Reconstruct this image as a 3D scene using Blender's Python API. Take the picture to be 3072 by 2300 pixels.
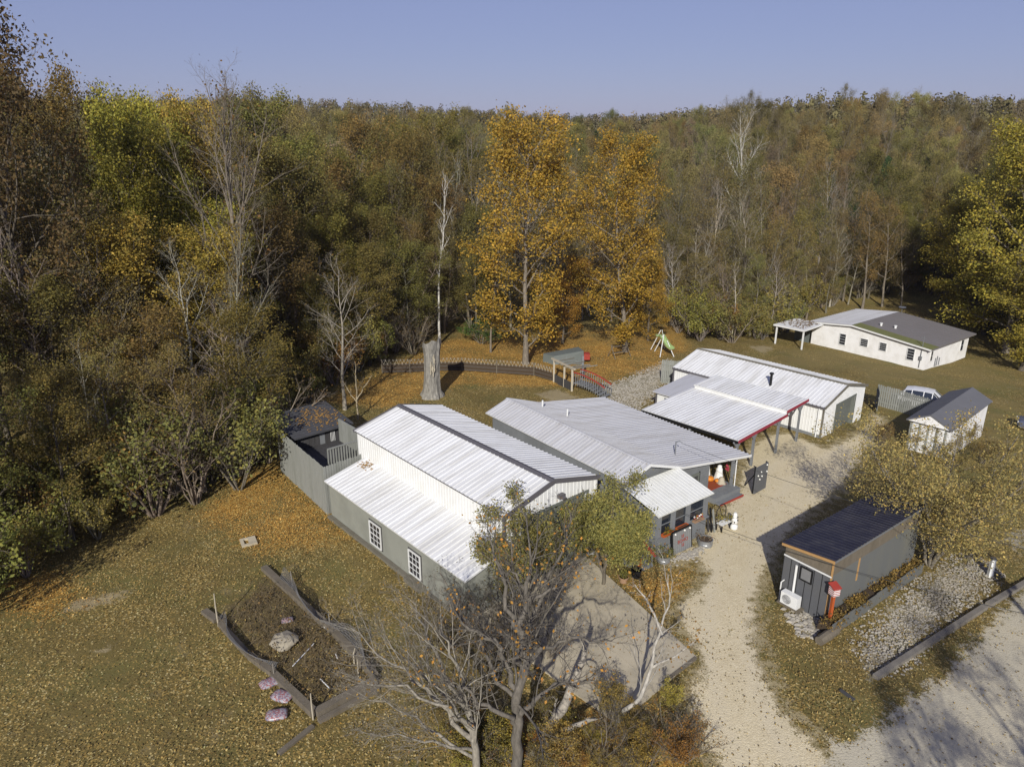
import bpy, math, random
import numpy as np
from mathutils import Vector, Matrix
for _o in list(bpy.data.objects): bpy.data.objects.remove(_o)
SC = bpy.context.scene
COL = SC.collection
R = math.radians
# ------------------------------------------------------------------ camera
FPX, PITCH, CAMH, CX, CY = 2200.0, 0.3327, 20.0, 1536.0, 1150.0
cam = bpy.data.cameras.new('camera'); cam.sensor_width = 36.0; cam.lens = 36.0*FPX/3072.0
cam.clip_start = 0.5; cam.clip_end = 5000
camo = bpy.data.objects.new('camera', cam); COL.objects.link(camo)
camo.location = (0, 0, CAMH); camo.rotation_euler = (math.pi/2-PITCH, 0, 0)
SC.camera = camo
SC.render.resolution_x, SC.render.resolution_y = 1024, 766
# ------------------------------------------------------------------ sky and sun
SUN_EL, SUN_AZ = R(29.0), R(189.5)
wd = bpy.data.worlds.new('World'); SC.world = wd; wd.use_nodes = True
nt = wd.node_tree; bg = nt.nodes['Background']
sky = nt.nodes.new('ShaderNodeTexSky'); sky.sky_type = 'NISHITA'; sky.sun_disc = False
sky.sun_elevation = SUN_EL; sky.sun_rotation = SUN_AZ
sky.air_density = 1.0; sky.dust_density = 0.5; sky.ozone_density = 3.5; sky.altitude = 200
tint = nt.nodes.new('ShaderNodeMix'); tint.data_type = 'RGBA'; tint.blend_type = 'MULTIPLY'
tint.inputs[0].default_value = 1.0; tint.inputs[7].default_value = (1.0, 0.90, 1.0, 1)
flat_sky = nt.nodes.new('ShaderNodeMix'); flat_sky.data_type = 'RGBA'; flat_sky.inputs[0].default_value = 0.62; flat_sky.inputs[7].default_value = (3.75, 4.15, 7.4, 1)   # flat lavender-blue painted evenly into the sky colour, dulling the bright horizon
nt.links.new(sky.outputs[0], tint.inputs[6]); nt.links.new(tint.outputs[2], flat_sky.inputs[6]); nt.links.new(flat_sky.outputs[2], bg.inputs['Color'])
bg.inputs['Strength'].default_value = 0.063
sl = bpy.data.lights.new('sun', 'SUN'); sl.energy = 4.9; sl.angle = R(0.53); sl.color = (1.0, 0.965, 0.895)
so = bpy.data.objects.new('sun', sl); COL.objects.link(so)
ldir = Vector((math.sin(R(9.5))*math.cos(SUN_EL), math.cos(R(9.5))*math.cos(SUN_EL), -math.sin(SUN_EL)))
so.rotation_euler = ldir.to_track_quat('-Z', 'Y').to_euler(); so.location = (-10, -40, 60)
SC.view_settings.view_transform = 'Standard'; SC.view_settings.look = 'None'
SC.view_settings.exposure = 0.25; SC.view_settings.gamma = 1.0
try: SC.view_settings.use_curve_mapping = False
except Exception: pass
# ------------------------------------------------------------------ terrain height, pixel -> place
def sstep(a, b, x):
    t = np.clip((x-a)/(b-a), 0, 1); return t*t*(3-2*t)
def gz(x, y):
    t = .757*(x+.34)+.652*(y-28.5); u = np.minimum(t, 72.0)-4
    z = -0.12*np.log1p(np.exp(np.clip(u/2, -50, 50)))
    th = x/np.maximum(y, 20.0)
    near = sstep(95, 250, y)*(10.5+7.0*sstep(.1, .45, th))
    far = sstep(210, 440, y)*(4.0+9.0*sstep(.12, -.3, th))
    return z+near+far
def ray(px, py):
    u = (px-CX)/FPX; v = -(py-CY)/FPX; c, s = math.cos(PITCH), math.sin(PITCH)
    return (u, c+v*s, -s+v*c)
def at(px, py, dz=0.0):
    """the place on the ground (or dz above it) that a pixel of the photograph looks at"""
    r = ray(px, py); z = 0.0
    for i in range(30):
        k = (z+dz-CAMH)/r[2]; x, y = k*r[0], k*r[1]; z = float(gz(x, min(y, 94)))
    return Vector((x, y, z+dz))
def D(x, y, dz=0.0): return at(x*3072/2212, y*3072/2212, dz)
def pix(x, y, z):
    z = z-CAMH; c, s = math.cos(PITCH), math.sin(PITCH); d = y*c-z*s
    return CX+FPX*x/d, CY-FPX*(y*s+z*c)/d
def tall(base, py):
    """height of something upright standing at base whose top shows on photograph row py"""
    h = 0.0
    while h < 40 and pix(base[0], base[1], base[2]+h)[1] > py: h += 0.02
    return h
def G(x, y, dz=0.0): return Vector((x, y, float(gz(x, y))+dz))
# ------------------------------------------------------------------ mesh helpers
class MB:
    def __init__(s): s.v = []; s.f = []; s.m = []; s.mi = 0
    def add(s, vs, fs):
        n = len(s.v); s.v += [tuple(v) for v in vs]; s.f += [tuple(n+i for i in f) for f in fs]; s.m += [s.mi]*len(fs); return s
    def box(s, x0, x1, y0, y1, z0, z1):
        return s.add([(x0,y0,z0),(x1,y0,z0),(x1,y1,z0),(x0,y1,z0),(x0,y0,z1),(x1,y0,z1),(x1,y1,z1),(x0,y1,z1)],
                     [(0,3,2,1),(4,5,6,7),(0,1,5,4),(1,2,6,5),(2,3,7,6),(3,0,4,7)])
    def bar(s, p, q, w, h=None, up=(0,0,1)):
        h = h or w; p, q = Vector(p), Vector(q); d = (q-p).normalized(); up = Vector(up)
        if abs(d.dot(up)) > .98: up = Vector((1,0,0))
        a = d.cross(up).normalized(); b = a.cross(d).normalized()
        vs = []
        for c in (p, q):
            for sx, sy in ((-1,-1),(1,-1),(1,1),(-1,1)): vs.append(c+a*(sx*w/2)+b*(sy*h/2))
        return s.add(vs, [(3,2,1,0),(4,5,6,7),(0,1,5,4),(1,2,6,5),(2,3,7,6),(3,0,4,7)])
    def tube(s, pts, rad, n=6, cap=True):
        pts = [Vector(p) for p in pts]
        if not isinstance(rad, (list, tuple)): rad = [rad]*len(pts)
        rings = []; ref = None
        for i, p in enumerate(pts):
            d = (pts[min(i+1, len(pts)-1)]-pts[max(i-1, 0)]).normalized()
            if ref is None: ref = Vector((1,0,0)) if abs(d.x) < .8 else Vector((0,1,0))
            a = (ref-d*ref.dot(d)).normalized(); b = d.cross(a); ref = a
            rings.append([p+(a*math.cos(2*math.pi*k/n)+b*math.sin(2*math.pi*k/n))*rad[i] for k in range(n)])
        vs = [v for r in rings for v in r]; fs = []
        for i in range(len(pts)-1):
            for k in range(n): fs.append((i*n+k, i*n+(k+1)%n, (i+1)*n+(k+1)%n, (i+1)*n+k))
        if cap: fs.append(tuple(range(n-1, -1, -1))); fs.append(tuple((len(pts)-1)*n+k for k in range(n)))
        return s.add(vs, fs)
    def lathe(s, c, prof, n=20):
        vs = []; fs = []
        for (r, z) in prof:
            for k in range(n): vs.append((c[0]+r*math.cos(2*math.pi*k/n), c[1]+r*math.sin(2*math.pi*k/n), c[2]+z))
        for i in range(len(prof)-1):
            for k in range(n): fs.append((i*n+k, i*n+(k+1)%n, (i+1)*n+(k+1)%n, (i+1)*n+k))
        fs.append(tuple(range(n-1,-1,-1))); fs.append(tuple((len(prof)-1)*n+k for k in range(n)))
        return s.add(vs, fs)
    def slab(s, quad, th):
        """a sheet given by its top corners (3 or more, in order) thickened downwards along its normal"""
        q = [Vector(p) for p in quad]; nrm = (q[1]-q[0]).cross(q[2]-q[0]).normalized(); n = len(q)
        return s.add(q+[p-nrm*th for p in q], [tuple(range(n)), tuple(range(2*n-1, n-1, -1))]+[(i, n+i, n+(i+1)%n, (i+1)%n) for i in range(n)])
    def blob(s, c, rx, ry, rz, rng, n=10, m=6, k=.15):
        vs = [(c[0], c[1], c[2]-rz)]; fs = []
        for i in range(1, m):
            ph = -math.pi/2+math.pi*i/m
            for j in range(n):
                t = 2*math.pi*j/n; q = 1+rng.uniform(-k, k)
                vs.append((c[0]+rx*q*math.cos(ph)*math.cos(t), c[1]+ry*q*math.cos(ph)*math.sin(t), c[2]+rz*q*math.sin(ph)))
        vs.append((c[0], c[1], c[2]+rz)); L = len(vs)-1
        for j in range(n): fs.append((0, 1+(j+1)%n, 1+j)); fs.append((L, 1+(m-2)*n+j, 1+(m-2)*n+(j+1)%n))
        for i in range(m-2):
            for j in range(n): fs.append((1+i*n+j, 1+i*n+(j+1)%n, 1+(i+1)*n+(j+1)%n, 1+(i+1)*n+j))
        return s.add(vs, fs)
    def build(s, name, mats, parent=None, smooth=False):
        me = bpy.data.meshes.new(name); me.from_pydata(s.v, [], s.f); me.update()
        for m in (mats if isinstance(mats, (list, tuple)) else [mats]): me.materials.append(m)
        if any(s.m): me.polygons.foreach_set('material_index', s.m)
        if smooth: me.polygons.foreach_set('use_smooth', [True]*len(me.polygons))
        o = bpy.data.objects.new(name, me); COL.objects.link(o)
        if parent is not None: o.parent = parent
        return o
def box(name, mat, parent, *a): return MB().box(*a).build(name, mat, parent)
def tag(o, label=None, cat=None, group=None, kind=None):
    if label: o['label'] = label
    if cat: o['category'] = cat
    if group: o['group'] = group
    if kind: o['kind'] = kind
    return o
def thing(name, label, cat, loc, rz=0.0, group=None):
    o = bpy.data.objects.new(name, None); COL.objects.link(o); o.empty_display_size = .3
    o.location = loc; o.rotation_euler = (0, 0, rz); return tag(o, label, cat, group)
def copy_tree(o, parent=None):
    c = o.copy(); COL.objects.link(c); c.parent = parent
    for ch in list(o.children): copy_tree(ch, c)
    return c
def np_mesh(name, V, Q, mats, mi=None, rnd=None, smooth=False):
    me = bpy.data.meshes.new(name); V = np.asarray(V, np.float32); Q = np.asarray(Q, np.int32)
    k = Q.shape[1]
    me.vertices.add(len(V)); me.vertices.foreach_set('co', V.ravel())
    me.loops.add(Q.size); me.loops.foreach_set('vertex_index', Q.ravel())
    me.polygons.add(len(Q)); me.polygons.foreach_set('loop_start', np.arange(0, Q.size, k, dtype=np.int32))
    if mi is not None: me.polygons.foreach_set('material_index', np.asarray(mi, np.int32))
    if smooth: me.polygons.foreach_set('use_smooth', np.ones(len(Q), bool))
    me.update(calc_edges=True)
    if rnd is not None:
        a = me.attributes.new('rnd', 'FLOAT', 'FACE'); a.data.foreach_set('value', np.asarray(rnd, np.float32))
    for m in mats: me.materials.append(m)
    return me
# ------------------------------------------------------------------ materials
MATS = {}
def nodes(name):
    m = bpy.data.materials.new(name); m.use_nodes = True; MATS[name] = m
    return m, m.node_tree, m.node_tree.nodes['Principled BSDF']
def N(t, kind, **kw):
    n = t.nodes.new(kind)
    for k, v in kw.items(): setattr(n, k, v)
    return n
def noise(t, scale, detail=4, vec=None, rough=.55):
    n = N(t, 'ShaderNodeTexNoise'); n.inputs['Scale'].default_value = scale; n.inputs['Detail'].default_value = detail
    n.inputs['Roughness'].default_value = rough
    if vec is not None: t.links.new(vec, n.inputs['Vector'])
    return n.outputs['Fac']
def ramp(t, fac, stops, interp='LINEAR'):
    n = N(t, 'ShaderNodeValToRGB'); n.color_ramp.interpolation = interp; e = n.color_ramp.elements
    while len(e) < len(stops): e.new(.5)
    for i, (p, c) in enumerate(stops):
        e[i].position = p; e[i].color = tuple(c)+(1,) if isinstance(c, tuple) else (c, c, c, 1)
    t.links.new(fac, n.inputs[0]); return n.outputs[0]
def mixc(t, fac, a, b, mode='MIX'):
    n = N(t, 'ShaderNodeMix'); n.data_type = 'RGBA'; n.blend_type = mode
    for i, v in ((0, fac), (6, a), (7, b)):
        if isinstance(v, (int, float)): n.inputs[i].default_value = v
        elif isinstance(v, tuple): n.inputs[i].default_value = v+(1,)
        else: t.links.new(v, n.inputs[i])
    return n.outputs[2]
def mth(t, op, a, b=None, clamp=False):
    n = N(t, 'ShaderNodeMath', operation=op, use_clamp=clamp)
    for i, v in ((0, a), (1, b)):
        if v is None: continue
        if isinstance(v, (int, float)): n.inputs[i].default_value = v
        else: t.links.new(v, n.inputs[i])
    return n.outputs[0]
def bump(t, b, h, dist, strength=.6):
    n = N(t, 'ShaderNodeBump'); n.inputs['Distance'].default_value = dist; n.inputs['Strength'].default_value = strength
    t.links.new(h, n.inputs['Height']); t.links.new(n.outputs[0], b.inputs['Normal'])
def pos(t, stretch=None):
    tc = N(t, 'ShaderNodeTexCoord').outputs['Object']
    if stretch is None: return tc
    mp = N(t, 'ShaderNodeMapping'); mp.inputs['Scale'].default_value = stretch; t.links.new(tc, mp.inputs[0]); return mp.outputs[0]
def mat(name, col, rough=.6, metal=0.0, var=.25, scale=3.0, dirt=None, dirtamt=.5, dscale=.7, stretch=None, bumpd=0.0, bscale=40, spec=.3):
    """a plain surface: its colour, small uneven tone, dirt or wear in patches, fine relief"""
    col = tuple(x*.87 for x in col); dirt = None if dirt is None else tuple(x*.87 for x in dirt)
    m, t, b = nodes(name); v = pos(t, stretch)
    c = mixc(t, noise(t, scale, 6, v), tuple(x*(1-var) for x in col), tuple(min(1, x*(1+var)) for x in col))
    c = mixc(t, mth(t, 'MULTIPLY', noise(t, 45, 3, v), .35), c, tuple(x*.6 for x in col))
    if dirt is not None:
        d = ramp(t, noise(t, dscale, 8, v, .65), [(.45, 0.0), (.72, dirtamt)]); c = mixc(t, d, c, dirt)
    t.links.new(c, b.inputs['Base Color']); b.inputs['Metallic'].default_value = metal
    b.inputs['Roughness'].default_value = rough; b.inputs['Specular IOR Level'].default_value = spec
    if bumpd: bump(t, b, noise(t, bscale, 5, v), bumpd)
    return m
WOODS = (1, 1, .12)
M = dict(
 roof_white=mat('white_roof_metal', (.74,.74,.73), .42, var=.07, scale=.8, dirt=(.34,.32,.27), dirtamt=.55, dscale=1.2, stretch=(1.6,.16,.6), spec=.5),
 roof_galv=mat('galvanised_roof', (.50,.50,.515), .42, .0, var=.10, scale=.6, dirt=(.27,.25,.22), dirtamt=.5, dscale=1.3, stretch=(1.6,.16,.6), spec=.5),
 siding=mat('white_ribbed_siding', (.76,.76,.74), .5, var=.05, scale=1, dirt=(.48,.46,.38), dirtamt=.3, dscale=.8),
 awning_white=mat('white_awning_sheet', (.74,.74,.69), .55, var=.05, dirt=(.45,.44,.36), dirtamt=.4, dscale=1.5),
 block=mat('grey_green_block', (.265,.27,.23), .9, var=.12, scale=.9, dirt=(.12,.12,.10), dirtamt=.4, dscale=.6, bumpd=.004),
 conc=mat('weathered_concrete', (.50,.435,.31), .9, var=.15, scale=1.3, dirt=(.16,.14,.10), dirtamt=.55, dscale=.5, bumpd=.004),
 footing=mat('stained_footing', (.17,.155,.12), .95, var=.25, dirt=(.09,.08,.05), dirtamt=.6, bumpd=.006),
 trim=mat('dark_taupe_trim', (.115,.108,.115), .5, var=.1),
 trim_w=mat('white_trim', (.72,.72,.70), .5, var=.06, dirt=(.4,.38,.33), dirtamt=.3),
 door_g=mat('grey_green_door', (.15,.16,.14), .55, var=.1, dirt=(.09,.09,.08), dirtamt=.4),
 grey_wood=mat('weathered_grey_wood', (.26,.265,.24), .9, var=.3, scale=6, stretch=(2,2,.25), dirt=(.09,.1,.07), dirtamt=.45, bumpd=.004),
 grey_paint=mat('grey_painted_wood', (.19,.198,.205), .7, var=.15, scale=3, dirt=(.09,.09,.09), dirtamt=.4),
 dark_wood=mat('dark_stained_board', (.052,.05,.05), .8, var=.3, scale=4, stretch=(2,2,.3), dirt=(.10,.10,.10), dirtamt=.35),
 old_wood=mat('old_timber', (.16,.135,.10), .95, var=.35, scale=5, stretch=(3,3,1), dirt=(.09,.075,.05), dirtamt=.6, bumpd=.01, bscale=25),
 pale_wood=mat('pale_bare_wood', (.42,.37,.28), .85, var=.2, scale=6, dirt=(.22,.2,.15), dirtamt=.4),
 orange_wood=mat('raw_lumber', (.42,.25,.10), .8, var=.2, scale=6),
 red=mat('red_paint', (.34,.045,.03), .6, var=.15, dirt=(.16,.03,.02), dirtamt=.4),
 red_trim=mat('crimson_trim', (.30,.035,.055), .55, var=.12),
 rust=mat('rust_red_post', (.40,.085,.02), .65, var=.2, dirt=(.2,.05,.02), dirtamt=.5),
 rug=mat('brick_red_mat', (.27,.058,.02), .95, var=.2, scale=8),
 navy=mat('dark_roof_sheet', (.022,.022,.036), .45, var=.3, scale=1.5, dirt=(.07,.065,.06), dirtamt=.35, dscale=1.5, spec=.4),
 shed_grey=mat('charcoal_sheet_wall', (.105,.108,.115), .6, var=.1, scale=1, dirt=(.15,.14,.12), dirtamt=.35),
 shed_side=mat('grey_side_wall', (.135,.14,.135), .7, var=.1, scale=.7, dirt=(.18,.165,.11), dirtamt=.35, stretch=(1,1,.2)),
 shingle=mat('brown_grey_shingle', (.18,.165,.16), .9, var=.15, scale=.5, dirt=(.16,.15,.15), dirtamt=.3, bumpd=.005),
 moss=mat('mossy_shingle', (.15,.155,.055), .95, var=.25, scale=2, bumpd=.006),
 slate=mat('grey_shingle', (.13,.13,.14), .9, var=.15, scale=1, bumpd=.006, bscale=30),
 dshingle=mat('dark_shingle', (.07,.07,.075), .9, var=.3, scale=3, bumpd=.008),
 plaster=mat('peeling_white_wall', (.80,.79,.77), .8, var=.05, scale=1, dirt=(.48,.45,.40), dirtamt=.45, dscale=1.2),
 glass=mat('dark_window_glass', (.02,.025,.035), .08, var=.2, spec=.9),
 black=mat('black_plastic', (.012,.012,.013), .5, var=.2),
 grill=mat('grey_grille', (.2,.2,.2), .6),
 white_pl=mat('white_enamel', (.75,.75,.73), .35, var=.04),
 galv=mat('galvanised_tub', (.36,.37,.38), .35, .55, var=.15, scale=2),
 soil=mat('potting_soil', (.06,.042,.026), .95, var=.4, scale=12),
 terra=mat('clay_pot', (.32,.2,.12), .9, var=.2),
 stone=mat('pale_limestone', (.37,.34,.285), .9, var=.22, scale=3, dirt=(.25,.21,.15), dirtamt=.6),
 rockm=mat('tan_rock', (.30,.265,.2), .9, var=.25, scale=5, bumpd=.01),
 pumpkin=mat('orange_pumpkin', (.62,.22,.025), .5, var=.15),
 cloth=mat('white_cloth', (.74,.73,.70), .9, var=.08),
 tarp=mat('grey_green_tarp', (.125,.14,.13), .6, var=.15, scale=2),
 slide=mat('pale_green_plastic', (.33,.45,.19), .5, var=.1),
 steel=mat('grey_steel', (.24,.25,.26), .45, .4, var=.15),
 cable=mat('cable', (.05,.05,.05), .6),
 wirem=mat('grey_netting', (.16,.155,.15), .7),
 car_w=mat('white_car_paint', (.72,.72,.72), .25, var=.02, spec=.6),
 car_b=mat('blue_grey_car_paint', (.14,.155,.22), .25, .3, var=.04, spec=.6),
 rubber=mat('tyre_rubber', (.02,.02,.02), .8),
 lamp=mat('bulb_glass', (.8,.79,.72), .2, var=.02),
)
# leaves: hue from the object's own colour, uneven from leaf to leaf; thin enough to let light through
def leaf_mat(name):
    m, t, b = nodes(name)
    oi = N(t, 'ShaderNodeObjectInfo'); at_ = N(t, 'ShaderNodeAttribute', attribute_name='rnd')
    r = at_.outputs['Fac']
    k = ramp(t, r, [(0, (.38,.43,.40)), (.35, (.76,.80,.72)), (.7, (1.14,1.10,.88)), (1, (1.8,1.64,1.2))])
    c = mixc(t, 1.0, oi.outputs['Color'], k, 'MULTIPLY')
    n = mth(t, 'FRACT', mth(t, 'MULTIPLY', r, 37.0))
    c = mixc(t, ramp(t, n, [(.75, 0.0), (.97, .6)]), c, mixc(t, 1.0, oi.outputs['Color'], (1.3,1.0,.7), 'MULTIPLY'))
    t.links.new(c, b.inputs['Base Color']); b.inputs['Roughness'].default_value = .65; b.inputs['Specular IOR Level'].default_value = .25
    tr = N(t, 'ShaderNodeBsdfTranslucent'); t.links.new(c, tr.inputs[0])
    ms = N(t, 'ShaderNodeMixShader'); ms.inputs[0].default_value = .34
    t.links.new(b.outputs[0], ms.inputs[1]); t.links.new(tr.outputs[0], ms.inputs[2])
    t.links.new(ms.outputs[0], t.nodes['Material Output'].inputs[0])
    return m
M['leaf'] = leaf_mat('autumn_leaf')
def bark_mat():
    m, t, b = nodes('bark'); oi = N(t, 'ShaderNodeObjectInfo'); v = pos(t, (3, 3, .7))
    k = ramp(t, noise(t, 3.0, 6, v, .7), [(.3, .42), (.5, .78), (.7, 1.25)])
    t.links.new(mixc(t, 1.0, oi.outputs['Color'], k, 'MULTIPLY'), b.inputs['Base Color']); b.inputs['Roughness'].default_value = .9
    bump(t, b, noise(t, 6, 5, v), .02)
    return m
M['bark'] = bark_mat()
def far_mat():
    m, t, b = nodes('far_leaf'); a = N(t, 'ShaderNodeAttribute', attribute_name='col')
    t.links.new(a.outputs['Color'], b.inputs['Base Color']); b.inputs['Roughness'].default_value = .8; b.inputs['Specular IOR Level'].default_value = .1
    return m
M['far'] = far_mat()
# ------------------------------------------------------------------ ground
def poly_sd(px, py, poly):
    """signed distance in metres to a polygon on the ground, positive inside"""
    n = len(poly); ins = np.zeros(px.shape, bool); d = np.full(px.shape, 1e9)
    for i in range(n):
        x0, y0 = poly[i]; x1, y1 = poly[(i+1) % n]
        c = ((y0 > py) != (y1 > py)) & (px < (x1-x0)*(py-y0)/((y1-y0) if y1 != y0 else 1e-9)+x0); ins ^= c
        ex, ey = x1-x0, y1-y0; t = np.clip(((px-x0)*ex+(py-y0)*ey)/(ex*ex+ey*ey+1e-12), 0, 1)
        d = np.minimum(d, np.hypot(px-x0-t*ex, py-y0-t*ey))
    return np.where(ins, d, -d)
def dp(*pts): return [tuple(D(*p)[:2]) for p in pts]
Z = dict(
 drive=[dp((1545,1690),(1500,1590),(1470,1500),(1505,1430),(1455,1340),(1450,1300),(1515,1245),(1500,1212),(1440,1222),(1440,1190),(1490,1170),(1540,1110),(1580,1060),(1600,985),(1615,960),
        (1655,935),(1700,930),(1780,965),(1850,930),(1885,890),(1920,905),(1900,960),(1860,1010),(1800,1080),(1760,1110),(1690,1190),(1660,1260),(1645,1300),(1640,1350),(1660,1440),(1690,1510),(1740,1570),(1790,1610),(1850,1690))],
 road=[dp((1780,1690),(1800,1608),(1850,1592),(1905,1560),(1965,1510),(2045,1455),(2110,1380),(2212,1275))+[(48,42),(60,38),(60,-5),(5,-5),(5,15)]],
 rock=[dp((1850,1400),(1900,1330),(1985,1255),(2095,1195),(2165,1235),(2060,1330),(1950,1440),(1880,1462)), dp((1290,835),(1360,815),(1450,775),(1455,800),(1410,860),(1370,890),(1320,865)),
       dp((1700,1330),(1740,1310),(1790,1345),(1770,1380),(1720,1370)), dp((2160,1160),(2212,1130),(2240,1160),(2200,1200))],
 sand=[dp((120,1325),(150,1295),(230,1280),(290,1272),(270,1290),(190,1315)), dp((1155,850),(1200,838),(1252,858),(1200,870)), dp((1340,810),(1440,785),(1400,800)),
       dp((190,1410),(250,1390),(230,1415)), dp((1610,745),(1680,745),(1650,765))],
 orange=[dp((600,1000),(690,1080),(760,1160),(560,1200),(430,1110),(520,1030)), dp((700,870),(880,770),(1000,720),(1250,735),(1440,725),(1440,790),(1300,830),(1240,835),(1000,830),(850,880)),
         dp((1345,1262),(1390,1238),(1510,1222),(1500,1290),(1445,1310),(1420,1340)), dp((0,1260),(120,1230),(200,1300),(100,1340),(0,1330)),
         dp((1100,1590),(1240,1520),(1400,1500),(1480,1590),(1500,1690),(1100,1690)), dp((1180,720),(1480,700),(1490,760),(1250,790))],
 soil=[dp((480,1330),(590,1240),(640,1260),(720,1340),(815,1430),(790,1490),(690,1530),(590,1440))],
 track=[],
 green=[dp((700,1220),(780,1210),(800,1270),(730,1300)), dp((1690,790),(1850,800),(1900,850),(1960,830),(2100,860),(2212,840),(2212,760),(2100,780),(1990,800),(1850,760),(1700,750)),
        dp((870,1400),(960,1360),(1010,1450),(900,1500)), dp((1880,860),(2000,980),(2212,1100),(2212,860)), dp((1800,1560),(1850,1500),(1900,1520),(1840,1580))],
)
xs = np.concatenate([np.array([-700,-560,-430,-330,-250,-190,-150,-120,-95,-75,-60,-50,-43,-38,-34]), np.arange(-31, 45.01, .3), np.array([47,50,54,60,68,78,90,105,125,150,190,250,330,430,560,700])])
ys = np.concatenate([np.array([-80,-40,-20,-8,0,6,10,13]), np.arange(15, 72.01, .3), np.arange(73, 130, 1.5), np.array([135,142,150,160,170,182,195,210,225,240,260,280,300,325,350,375,400,425,450,480,520,570,640,720,820,950])])
GX, GY = np.meshgrid(xs, ys); nx, ny = len(xs), len(ys)
def masks(X, Y):
    out = {}
    for k, ps in Z.items():
        m = np.zeros(X.shape)
        for p in ps: m = np.maximum(m, np.clip(.5+poly_sd(X, Y, p)/(2.1 if k == 'drive' else 1.3 if k == 'road' else .8 if k == 'sand' else 2.2), 0, 1))
        out[k] = m
    tp = [tuple(D(*q)[:2]) for q in ((1680,1690),(1610,1560),(1570,1400),(1580,1250),(1620,1100),(1700,1010),(1790,960))]; d_ = np.full(X.shape, 1e9)
    for (x0, y0), (x1, y1) in zip(tp[:-1], tp[1:]):
        ex, ey = x1-x0, y1-y0; t_ = np.clip(((X-x0)*ex+(Y-y0)*ey)/(ex*ex+ey*ey), 0, 1); d_ = np.minimum(d_, np.hypot(X-x0-t_*ex, Y-y0-t_*ey))
    out['track'] = np.exp(-((d_-.85)/.28)**2)
    return out
_r = np.random.default_rng(3)
def lump(X, Y):
    return .035*np.sin(X*.9+1.3*np.sin(Y*.37))*np.sin(Y*.8+X*.21)+.02*np.sin(X*2.3+Y*1.1)*np.sin(Y*2.9-X*.7)
gm = masks(GX, GY)
soft = 1-np.clip(gm['drive']+gm['road'], 0, 1)*.97
GZ = gz(GX, GY)+lump(GX, GY)*soft-.02
quad = (np.arange((ny-1)*(nx-1)).reshape(ny-1, nx-1)//(nx-1)*nx+np.arange(nx-1)).ravel()
GQ = np.stack([quad, quad+1, quad+nx+1, quad+nx], 1)
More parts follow.
